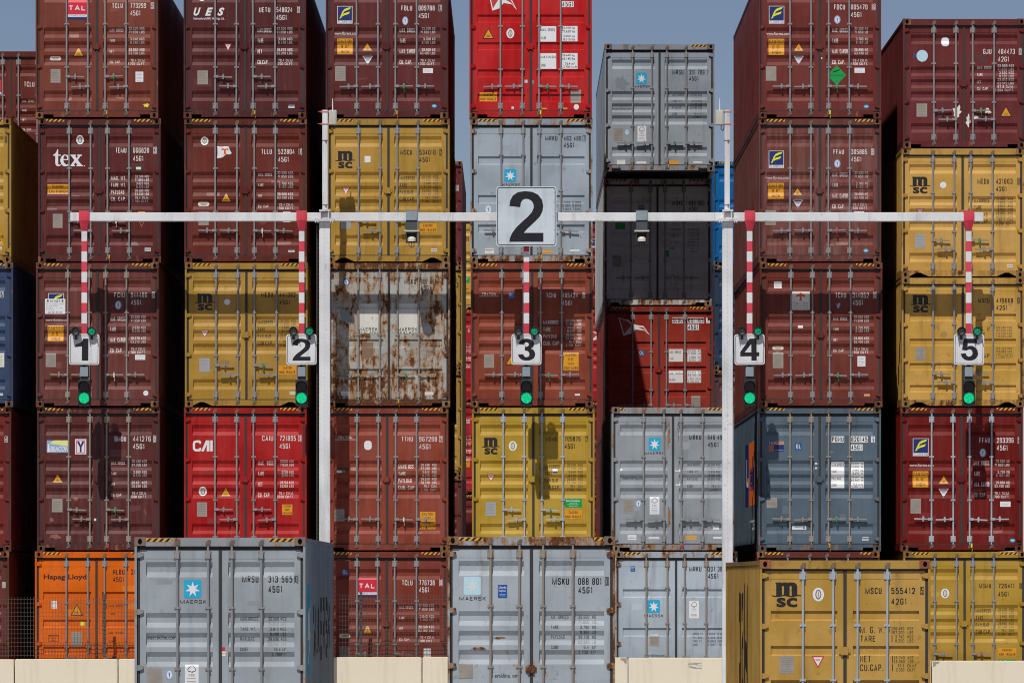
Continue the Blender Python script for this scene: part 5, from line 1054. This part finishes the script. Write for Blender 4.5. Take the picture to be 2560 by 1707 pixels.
b.lines((('M. G. W.', (1530, 852, 1792, 923)), ('TARE', (1530, 949, 1697, 1016)), ('NET', (1530, 1167, 1645, 1238)), ('CU.CAP.', (1530, 1262, 1780, 1335)), ('30.480  KGS', (1890, 856, 2107, 889)), ('67.200  LBS', (1890, 899, 2107, 932)), ('3.740  KGS', (1912, 945, 2107, 978)), ('8.250  LBS', (1912, 989, 2107, 1022)),
         ('26.740  KGS', (1896, 1173, 2110, 1206)), ('58.950  LBS', (1896, 1216, 2110, 1249)), ('67.7  CU.MT.', (1940, 1260, 2150, 1293)), ('2.390  CU.FT.', (1920, 1305, 2142, 1338)), ('(', (1872, 852, 1882, 932)), ('(', (1872, 942, 1882, 1022)), ('(', (1876, 1168, 1886, 1250)), ('(', (1876, 1258, 1886, 1338))))
b.many(('msc', 570, 370, 885, 640), ('bv', 1012, 427, 1135, 577), ('plate', 650, 1167, 808, 1363), ('inv', 1000, 1172, 1137, 1303)); b.done()
b.side_paint(-1, lambda d: d.text('MSC', 4.2, .55, 7.2, 2.1, 'black', 0, .05))

# ================================================================== gantry over the lanes
GY = -1.12; DG = DCAM + GY; SG = FPX / DG * 2352 / 2560                  # photo measure per metre on the gantry plane
gx = lambda x: (x - 1176) / SG
gz = lambda y: EYE + (1327.6 - y) / SG
M['white_steel'] = weather('white_painted_steel', (206, 208, 213), .12, .1, .24, .45)
M['grey_steel'] = weather('grey_painted_steel', (132, 142, 148), .05, .1, .2, .45)
M['dark_steel'] = weather('dark_grey_steel', (74, 78, 80), .05, .1, .2, .5)
M['pole_red'] = weather('pole_red_paint', (196, 66, 80), .03, .15, .12, .5)
M['pole_white'] = weather('pole_white_paint', (222, 222, 224), .02, .1, .1, .5)
M['box_cream'] = weather('cream_box_paint', (184, 180, 168), .1, .2, .25, .5)
M['clamp_red'] = plain('red_oxide_clamp', (190, 96, 84), .6)
M['sign_face'] = weather('white_sign_face', (218, 218, 212), 0, .1, .22, .4)
M['board_face'] = weather('grey_white_board_face', (186, 194, 200), 0, .1, .12, .4)
M['white_worn'] = weather('worn_white_steel', (196, 194, 194), .3, .1, .4, .5)
M['sign_ink'] = plain('black_sign_ink', (24, 22, 26), .45)
M['plastic'] = plain('black_signal_plastic', (40, 42, 44), .45)
M['lens_off'] = plain('dark_signal_lens', (44, 20, 20), .25)
M['lens_grey'] = plain('unlit_grey_lens', (92, 92, 90), .3)
M['lens_green'] = plain('lit_green_lens', (0, 120, 70), .3, em=((.0, .62, .26), .95))
M['lens_green_dim'] = plain('lit_small_green_lens', (0, 90, 60), .3, em=((.0, .42, .2), .8))
def dotted(m, scale, lo):
    t = m.node_tree; b = t.nodes['Principled BSDF']; v = nd(t, 'TexVoronoi'); v.inputs['Scale'].default_value = scale; tc = nd(t, 'TexCoord'); t.links.new(tc.outputs['Object'], v.inputs['Vector'])
    r_ = nd(t, 'MapRange'); t.links.new(v.outputs['Distance'], r_.inputs[0]); r_.inputs[1].default_value = .1; r_.inputs[2].default_value = .65; e = b.inputs['Emission Strength'].default_value
    r_.inputs[3].default_value = e * 1.35; r_.inputs[4].default_value = e * lo; t.links.new(r_.outputs[0], b.inputs['Emission Strength'])
dotted(M['lens_green'], 34, .7); dotted(M['lens_green_dim'], 48, .25)
M['dome'] = plain('cream_dome', (196, 192, 174), .4)
M['steel_wire'] = plain('steel_wire', (92, 85, 79), .5, metal=.5)
M['seam'] = plain('weld_seam', (150, 152, 156), .6)
g = empty('gantry', (0, GY, 0), 'white steel gantry spanning the lanes on two posts with a long horizontal beam', 'gantry')
def part(name, mb, parent, mat, bev=0):
    me = mb.mesh(name, mat)
    if bev: bevel(me, bev)
    return link(name, me, parent)
for cx, (a, c), (u0, u1), (f0, f1) in ((746, (733.5, 758.5), (740.5, 753), (722, 769)), (1670.5, (1658.5, 1682.8), (1664, 1676.2), (1648, 1695))):
    mb = MB(); mb.box(gx(a), gx(c), -.105, .105, 0, gz(510)); p = part('post', mb, g, M['white_steel'], .008)
    mb = MB(); z = .3
    while z < gz(515): mb.box(gx(cx) + .002, gx(cx) + .008, -.1075, -.1051, z, z + .05); z += .085
    part('weld_seam', mb, p, M['seam'])
    mb = MB(); mb.box(gx(f0), gx(f1), -.2, .2, gz(510), gz(503.6)); part('flange', mb, g, M['white_worn'], .004)
    mb = MB()
    for q in (a + 1.5, c - 5): mb.box(gx(q), gx(q + 3), -.16, -.088, gz(503.4), gz(486)); mb.box(gx(q), gx(q + 3), .088, .16, gz(503.4), gz(486))
    mb.box(gx(a + .5), gx(c + .5), -.17, .17, gz(488.5) + .012, gz(484) + .012)
    for sx in (f0 + 4, f0 + 9, f1 - 9, f1 - 4): mb.cyl((gx(sx), -.19, gz(502)), (gx(sx), -.19, gz(513)), .012, 8)
    part('bracket', mb, g, M['white_worn'])
    mb = MB(); mb.box(gx(u0), gx(u1), -.054, .054, gz(484) + .0125, gz(253.5)); p = part('mast', mb, g, M['white_steel'], .006)
    mb = MB()
    for y in (324, 472): mb.box(gx(u0) - .006, gx(u1) + .006, -.06, .06, gz(y), gz(y) + .012); mb.cyl((gx(u0) + .07, -.085, gz(y)), (gx(u0) + .07, -.058, gz(y)), .018, 8)
    part('strap', mb, p, M['hardware'])
mb = MB(); mb.box(gx(162), gx(1640), -.085, .085, gz(503.4) - .045, gz(489)); part('beam', mb, g, M['white_steel'], .006)
mb = MB(); mb.box(gx(1640.3), gx(2258), -.087, .087, gz(503.4) - .047, gz(488.7)); part('beam', mb, g, M['white_steel'], .006)
# narrow wire cable tray up the left post
mb = MB(); xl, xr = gx(727), gx(733)
for x in (xl, (xl + xr) / 2, xr): mb.box(x - .004, x + .004, .03, .038, .1, gz(516))
z = .15
while z < gz(518): mb.box(xl, xr, .0381, .045, z, z + .007); z += .085
o = link('cable_tray', mb.mesh('cable_tray', M['steel_wire'])); o.location = (0, GY, 0); tag(o, 'narrow wire mesh cable tray running up the left side of the left post', 'cable tray')
# masts' boxes with aerials
for lab, bx0, bx1, ax, clampx, side in (('cream radio box with a thin aerial clamped to the left mast', 755.5, 773.5, 764, (731, 756), 1), ('cream radio box with a thin aerial clamped to the right mast', 1643, 1661.5, 1653, (1660, 1686), -1)):
    cx = (bx0 + bx1) / 2; r = empty('radio_box', (gx(cx), GY, gz(288)), lab, 'radio box', 'radio boxes on the masts')
    w2 = (bx1 - bx0) / 2 / SG
    mb = MB(); mb.box(-w2, w2, -.09, .07, 0, gz(254) - gz(288)); part('body', mb, r, M['box_cream'], .008)
    mb = MB(); mb.box(-w2 + .012, w2 - .02, -.098, -.0905, .012, gz(254) - gz(288) - .012); part('door', mb, r, M['box_cream'], .004)
    mb = MB(); mb.cyl((gx(ax) - gx(cx), 0, gz(254) - gz(288)), (gx(ax) - gx(cx), 0, gz(227) - gz(288)), .013, 8, r2=.009); part('aerial', mb, r, M['white_steel'])
    mb = MB()
    for y in (257.5, 285.5):
        z = gz(y) - gz(288); mx = gx(746.7 if side > 0 else 1670) - gx(cx)
        mb.box(mx - .085, mx - .056, -.07, .03, z - .016, z + .016); mb.box(mx + .056, mx + .075, -.07, .03, z - .016, z + .016)
        mb.cyl((gx(clampx[0]) - gx(cx), -.062, z), (gx(clampx[1]) - gx(cx), -.062, z), .006, 6)
    part('clamp', mb, r, M['clamp_red'])
    mb = MB(); q = -side * .04; mb.tube([(q, 0, 0), (q - .01, 0, -.07), (q + .03, 0, -.11), (q + .05, 0, -.06), (q + .05, 0, 0)], .008); part('cable', mb, r, M['rubber'])
# big board
BY = -.2
bd = empty('number_board', (gx(1209), GY, gz(567)), 'big square white board with a black number 2 in the middle of the beam', 'board')
hw = (1278 - 1140) / 2 / SG; hh = gz(430) - gz(567)
mb = MB(); mb.prism(rrect(-hw, hw, 0, hh, .05), BY, BY + .02); part('panel', mb, bd, M['board_face'])
mb = MB(); mb.box(-.04, .04, BY + .021, -.09, hh * .2, hh * .8); mb.box(-hw * .8, hw * .8, BY + .021, BY + .05, hh * .45, hh * .55); part('mounting_rail', mb, bd, M['grey_steel'])
d = Decal(); e = .02; d.poly(rrect(-hw + e, hw - e, e, hh - e, .045), 'sign_ink', 0, [rrect(-hw + e + .014, hw - e - .014, e + .014, hh - e - .014, .035)[::-1]])
d.digit('2', -hw + 2 * hw * (1170 - 1140) / 138, hh * (567 - 557) / 137, -hw + 2 * hw * (1248 - 1140) / 138, hh * (567 - 441) / 137, 'sign_ink')
for sx in (-1, 1):
    for q in (.1, .27, .5, .73, .9): d.poly(ell(sx * (hw - .05), hh * q, .008, .008, 8), 'print', 1)
d.build('lettering', bd, lambda x, z: BY, [])
# cameras under the beam
for lab, x in (('grey lamp unit hanging from the beam between the left mast and the big board', 945.7), ('grey lamp unit hanging from the beam between the big board and the right mast', 1474)):
    r = empty('beam_scanner', (gx(x), GY, gz(557)), lab, 'scanner', 'scanners hanging from the beam')
    zz = lambda y: gz(y) - gz(557)
    mb = MB(); h2 = 13.5 / SG; mb.box(-h2, h2, -.125, -.09, zz(507), zz(486)); mb.box(-h2, h2, -.125, .12, zz(485.6), zz(484)); part('clamp', mb, r, M['grey_steel'], .004)
    mb = MB(); mb.box(-h2 * .95, h2 * .95, -.1, .08, zz(529), zz(507.3)); part('hood', mb, r, M['dark_steel'], .006)
    mb = MB(); mb.box(-17 / SG, 17 / SG, -.1, .1, zz(533), zz(529.3)); part('shelf', mb, r, M['box_cream'], .003)
    mb = MB(); k = h2 * .98; mb.box(-k, -k + .02, -.07, .1, zz(556), zz(533.4)); mb.box(k - .02, k, -.07, .1, zz(556), zz(533.4)); mb.box(-k + .0201, k - .0201, .08, .1, zz(556), zz(533.4)); mb.box(-k, k, -.07, .1, zz(557.5), zz(556.2)); part('housing', mb, r, M['plastic'])
    mb = MB(); mb.cyl((0, -.02, zz(555)), (0, -.02, zz(549)), .085, 16); 
    for a0, a1, z0_, z1_ in ((.085, .07, 549, 546), (.07, .035, 546, 544)): mb.cyl((0, -.02, zz(z0_)), (0, -.02, zz(z1_)), a0, 16, r2=a1)
    part('dome', mb, r, M['dome'])
    mb = MB()
    for s_ in (-.045, 0, .04): mb.tube([(s_, -.03, zz(557.4)), (s_ * 1.3, -.03, zz(563)), (s_ * .6, -.03, zz(568)), (s_ * .2, -.03, zz(569))], .007)
    part('cable', mb, r, M['rubber'])
# the five striped drop poles with their signs and signals
POLES = ((1, 194), (2, 693), (3, 1209), (4, 1721.5), (5, 2224.5))
ORD = {1: 'first striped pole from the left', 2: 'second striped pole, left of the left post', 3: 'middle striped pole, under the big board', 4: 'fourth striped pole, right of the right post', 5: 'fifth striped pole, at the right end of the beam'}
def drop_pole(n, x):
    r = empty('striped_pole', (gx(x), GY, gz(770)), 'red and white striped pole over sign %d, %s' % (n, {1: 'at the left end of the beam', 2: 'just left of the left post', 3: 'under the big board', 4: 'just right of the right post', 5: 'at the right end of the beam'}[n]), 'pole', 'striped poles hanging from the beam')
    zz = lambda y: gz(y) - gz(770); k = 11.8 / SG; t = 6.3 / SG
    mb = MB(); mb.box(-k, k, -.125, -.092, zz(507), zz(486.5)); mb.box(-k, k, .092, .12, zz(507), zz(486.5)); mb.box(-k, k, -.125, .12, zz(486.4), zz(484.8))
    mb.add([(-k, -.125, zz(507)), (k, -.125, zz(507)), (k, .12, zz(507)), (-k, .12, zz(507)), (-t, -.06, zz(530.6)), (t, -.06, zz(530.6)), (t, .06, zz(530.6)), (-t, .06, zz(530.6))],
           [(0, 4, 5, 1), (1, 5, 6, 2), (2, 6, 7, 3), (3, 7, 4, 0), (0, 1, 2, 3)])
    part('clamp', mb, r, M['pole_red'])
    mb = MB(); y = 530.7
    for q in range(11):
        y1 = min(y + 23.6, 800); mb.box(-t, t, -.055, .055, zz(y1), zz(y), 'a' if q % 2 else 'b'); y = y1
    link('pole', mb.mesh('pole', {'a': M['pole_red'], 'b': M['pole_white']}), r)
def number_sign(n, x):
    r = empty('number_sign', (gx(x), GY, gz(838)), 'small white square sign with a black number %d' % n, 'sign', 'lane number signs'); r.rotation_euler = (0, R((.5, -.4, .3, -.6, .45)[n - 1]), 0)
    hw = 34.6 / SG; hh = 70 / SG; y = -.1
    mb = MB(); mb.prism(rrect(-hw, hw, 0, hh, .045), y, y + .015); part('panel', mb, r, M['sign_face'])
    d = Decal(); e = .02; d.poly(rrect(-hw + e, hw - e, e, hh - e, .04), 'sign_ink', 0, [rrect(-hw + e + .009, hw - e - .009, e + .009, hh - e - .009, .032)[::-1]])
    a, b_ = {1: (-.30, .14), 2: (-.3, .3), 3: (-.28, .29), 4: (-.31, .32), 5: (-.28, .30)}[n]
    d.digit(str(n), 2 * hw * a, hh * .135, 2 * hw * b_, hh * .855, 'sign_ink'); d.build('lettering', r, lambda x, z: y, [])
    mb = MB(); mb.box(-.04, .04, y + .016, -.056, hh * .2, hh * .85); mb.box(-.03, .03, -.05, .05, -.05, 0); part('bracket', mb, r, M['dark_steel'])
def lamp(n, x, sx, lit):
    r = empty('indicator_lamp', (gx(x) + sx * .155, GY - .17, gz(762)), 'small round black lamp %s above the %s corner of sign %d' % ('lit green' if lit else 'with unlit grey lens', 'right' if sx > 0 else 'left', n), 'lamp', 'small lamps above the lane signs')
    mb = MB(); mb.cyl((0, -.05, 0), (0, .07, 0), .084, 18); mb.cyl((0, .07, 0), (0, .1, 0), .084, 18, r2=.05); part('housing', mb, r, M['plastic'])
    mb = MB(); n_ = 9
    vs = [((.086 if q else .076) * math.cos(a), yy, (.086 if q else .076) * math.sin(a)) for yy in (-.05, -.13) for q in (0, 1) for a in [R(-10 + 200 * k / n_) for k in range(n_ + 1)]]
    m_ = n_ + 1; fs = []
    for k in range(n_): fs += [(m_ + k, m_ + k + 1, 3 * m_ + k + 1, 3 * m_ + k), (k + 1, k, 2 * m_ + k, 2 * m_ + k + 1), (2 * m_ + k, 3 * m_ + k, 3 * m_ + k + 1, 2 * m_ + k + 1)]
    mb.add(vs, fs); part('visor', mb, r, M['plastic'])
    mb = MB(); mb.cyl((0, -.058, 0), (0, -.0502, 0), .06, 16, r2=.066); part('lens', mb, r, M['lens_green_dim'] if lit else M['lens_grey'])
    mb = MB(); mb.box(-.025, .025, .0, .04, -.13, -.08); mb.box(-.025, .025, .0, .066, -.16, -.1301); part('bracket', mb, r, M['plastic'])
def signal(n, x):
    r = empty('traffic_light', (gx(x), GY, gz(933)), 'black two lens traffic light showing green, hanging below sign %d' % n, 'traffic light', 'traffic lights hanging over the lanes')
    zz = lambda y: gz(y) - gz(933); w2 = 14 / SG
    mb = MB(); mb.box(-.078, .078, -.09, .05, zz(865), zz(843)); part('junction_box', mb, r, M['grey_steel'], .006)
    mb = MB(); mb.box(-.085, .085, -.05, .06, zz(842.6), zz(839)); mb.box(-.08, .08, -.05, .04, zz(872), zz(865.4)); mb.box(-.09, -.0785, -.04, .04, zz(866), zz(843)); mb.box(.0785, .09, -.04, .04, zz(866), zz(843)); part('bracket', mb, r, M['dark_steel'])
    mb = MB(); mb.box(-w2, w2, -.1, .08, 0, zz(872.5)); part('housing', mb, r, M['plastic'], .018)
    for cy, mat in ((888, M['lens_off']), (914.5, M['lens_green'])):
        cz = zz(cy); rr = .103
        mb = MB(); mb.cyl((0, -.112, cz), (0, -.1005, cz), rr * .9, 24, r2=rr); part('lens', mb, r, mat)
        mb = MB(); n_ = 14; A = [R(-25 + 230 * k / n_) for k in range(n_ + 1)]; m_ = n_ + 1
        def ring(ro, yy): return [(ro * math.cos(a), yy(a), cz + ro * math.sin(a)) for a in A]
        front = lambda a: -.12 - .14 * max(0, math.sin((a + R(25)) / R(230) * math.pi)) ** .7
        back = lambda a: -.1
        vs = ring(rr + .004, back) + ring(rr + .012, back) + ring(rr + .004, front) + ring(rr + .012, front); fs = []
        for k in range(n_): fs += [(m_ + k, m_ + k + 1, 3 * m_ + k + 1, 3 * m_ + k), (k + 1, k, 2 * m_ + k, 2 * m_ + k + 1), (2 * m_ + k, 3 * m_ + k, 3 * m_ + k + 1, 2 * m_ + k + 1)]
        mb.add(vs, fs); part('visor', mb, r, M['plastic'])
    mb = MB(); mb.tube([(-.09, 0, 0), (-.08, 0, -.04), (-.03, 0, -.065), (.0, 0, -.03), (0, 0, 0)], .007); mb.tube([(.1, 0, 0), (.09, 0, -.03), (.05, 0, -.05), (.02, 0, -.02), (.02, 0, 0)], .007); mb.tube([(.03, 0, 0), (.032, 0, -.1)], .008); part('cable', mb, r, M['rubber'])
for n, x in POLES: drop_pole(n, x); number_sign(n, x); lamp(n, x, -1, False); lamp(n, x, 1, True); signal(n, x)

# ================================================================== wall, fence, ground
def concrete():
    m = bpy.data.materials.new('cream_concrete'); m.use_nodes = True; t = m.node_tree; b = t.nodes['Principled BSDF']; L = t.links.new
    tc = nd(t, 'TexCoord'); n1 = nd(t, 'TexNoise'); n1.inputs['Scale'].default_value = 1.6; n1.inputs['Detail'].default_value = 7; L(tc.outputs['Object'], n1.inputs['Vector'])
    mp = nd(t, 'Mapping'); mp.inputs['Scale'].default_value = (7, 7, .6); L(tc.outputs['Object'], mp.inputs[0]); n2 = nd(t, 'TexNoise'); n2.inputs['Scale'].default_value = 1; n2.inputs['Detail'].default_value = 5; L(mp.outputs[0], n2.inputs['Vector'])
    mx = nd(t, 'Mix', data_type='RGBA'); L(n1.outputs['Fac'], mx.inputs[0]); mx.inputs[6].default_value = (.88, .76, .56, 1); mx.inputs[7].default_value = (.90, .82, .66, 1)
    r_ = nd(t, 'MapRange'); L(n2.outputs['Fac'], r_.inputs[0]); r_.inputs[1].default_value = .55; r_.inputs[2].default_value = .8; r_.inputs[4].default_value = .3
    m2 = nd(t, 'Mix', data_type='RGBA'); L(r_.outputs[0], m2.inputs[0]); L(mx.outputs[2], m2.inputs[6]); m2.inputs[7].default_value = (.42, .33, .22, 1); L(m2.outputs[2], b.inputs['Base Color'])
    b.inputs['Roughness'].default_value = .85
    n3 = nd(t, 'TexNoise'); n3.inputs['Scale'].default_value = 45; bp = nd(t, 'Bump'); bp.inputs['Strength'].default_value = .15; L(tc.outputs['Object'], n3.inputs['Vector']); L(n3.outputs['Fac'], bp.inputs['Height']); L(bp.outputs[0], b.inputs['Normal'])
    return m
CON = concrete()
M['chip'] = plain('bare_chipped_concrete', (150, 138, 124), .9, var=.25)
WY0, WY1 = -.76, -.42; SWL = FPX / (DCAM + WY0)
wx = lambda s: (s - 1280) / SWL
wz = lambda y: EYE - (y * 2560 / 2352 - 1445) / SWL
JO = (-222, 36, 295, 552, 826, 1055, 1312, 1570, 1828, 2085, 2329, 2590)
TOPS = (1513.5, 1513, 1512.5, 1511, 1508.5, 1508, 1509.5, 1510, 1511, 1514, 1517)
LAB = ('cream concrete barrier block cut by the left edge, below the maroon container', 'cream concrete barrier block below the bright orange container', 'cream concrete barrier block mostly behind the grey container marked 313565', 'cream concrete barrier block hidden behind the grey container marked 313565',
       'cream concrete barrier block right of the left post, with a shadow on its end', 'cream concrete barrier block running behind the rusty edged grey container', 'cream barrier block with a chipped corner, right of the rusty edged grey container', 'cream concrete barrier block with a dark scuff, left of the right post',
       'cream concrete barrier block hidden behind the ochre container', 'cream concrete barrier block hidden behind the ochre container', 'cream concrete barrier block at the right edge with a chipped corner')
for (a, c), ty, lab in zip(zip(JO, JO[1:]), TOPS, LAB):
    r = empty('barrier_block', ((wx(a) + wx(c)) / 2, (WY0 + WY1) / 2, 0), lab, 'barrier', 'cream concrete barrier blocks')
    L2 = (wx(c) - wx(a)) / 2 - .011; h = wz(ty); hw_ = (WY1 - WY0) / 2
    mb = MB(); mb.box(-L2, L2, -hw_, hw_, 0, h); me = mb.mesh('block', CON); bevel(me, .012, 2); link('block', me, r)
    if 'chipped' in lab:
        mb = MB(); rnd = random.Random(5); x_ = -L2 if 'right edge' in lab else L2
        s_ = 1 if x_ < 0 else -1
        mb.prism([(x_ + s_ * u, h - v) for u, v in ((.015, .01), (.15, .012), (.12, .05), (.08, .06), (.06, .1), (.02, .12))][::(1 if s_ < 0 else -1)], -hw_ - .003, -hw_ + .02); link('chip', mb.mesh('chip', M['chip']), r)
    if 'scuff' in lab:
        d = Decal(); rnd = random.Random(3)
        for k in range(9): x_ = .1 + rnd.uniform(0, .25); z_ = h - .1 - rnd.uniform(0, .12); d.rect(x_, z_, x_ + rnd.uniform(.05, .2), z_ + rnd.uniform(.006, .014), 'greypatch', k * .3)
        d.build('scuff', r, lambda x, z: -hw_, [])
FY = -.6; SF = FPX / (DCAM + FY); fx = lambda s: (s - 1280) / SF; fz = lambda y: EYE - (y - 1445) / SF
def fence(x0, x1, ytop, posts, lab):
    r = empty('wire_fence', (fx(x0), FY, 0), lab, 'fence', 'wire fences on the barrier')
    zb = wz(1509) + .012; zt = fz(ytop); L_ = fx(x1) - fx(x0); mb = MB(); k = 0.0; w_ = .0029
    while k < L_: mb.box(k - w_, k + w_, -w_, w_, zb, zt); k += .062
    z = zb + .03
    while z < zt: mb.box(0, L_, -w_ * 3, -w_ * 1.05, z - w_, z + w_); z += .085
    link('wire_panel', mb.mesh('wire_panel', M['steel_wire']), r)
    for p, yt in posts:
        mb = MB(); x_ = fx(p) - fx(x0); zt2 = fz(yt); mb.box(x_ - .012, x_ + .03, .008, .05, zb - .005, zt2)
        z = zb
        while z < zt2: mb.box(x_ - .028, x_ - .0121, .0, .045, z, z + .03); z += .05
        link('post', mb.mesh('post', M['dark_steel']), r)
fence(-120, 560, 1491, ((260, 1484), (540, 1484)), 'wire mesh fence on the barrier in front of the bright orange container')
fence(848, 1240, 1485, ((902, 1479), (1180, 1479)), 'wire mesh fence on the barrier in front of the brick maroon container marked 776738')

def ground():
    m = bpy.data.materials.new('quay_concrete'); m.use_nodes = True; t = m.node_tree; b = t.nodes['Principled BSDF']; L = t.links.new
    tc = nd(t, 'TexCoord'); n1 = nd(t, 'TexNoise'); n1.inputs['Scale'].default_value = .25; n1.inputs['Detail'].default_value = 9; L(tc.outputs['Object'], n1.inputs['Vector'])
    mx = nd(t, 'Mix', data_type='RGBA'); L(n1.outputs['Fac'], mx.inputs[0]); mx.inputs[6].default_value = (.27, .255, .235, 1); mx.inputs[7].default_value = (.40, .375, .34, 1); L(mx.outputs[2], b.inputs['Base Color']); b.inputs['Roughness'].default_value = .85
    return m
mb = MB(); mb.add([(-2500, -2500, 0), (2500, -2500, 0), (2500, 2500, 0), (-2500, 2500, 0)], [(0, 1, 2, 3)])
o = link('ground', mb.mesh('ground', ground())); tag(o, kind='structure'); o.location.z = -.003
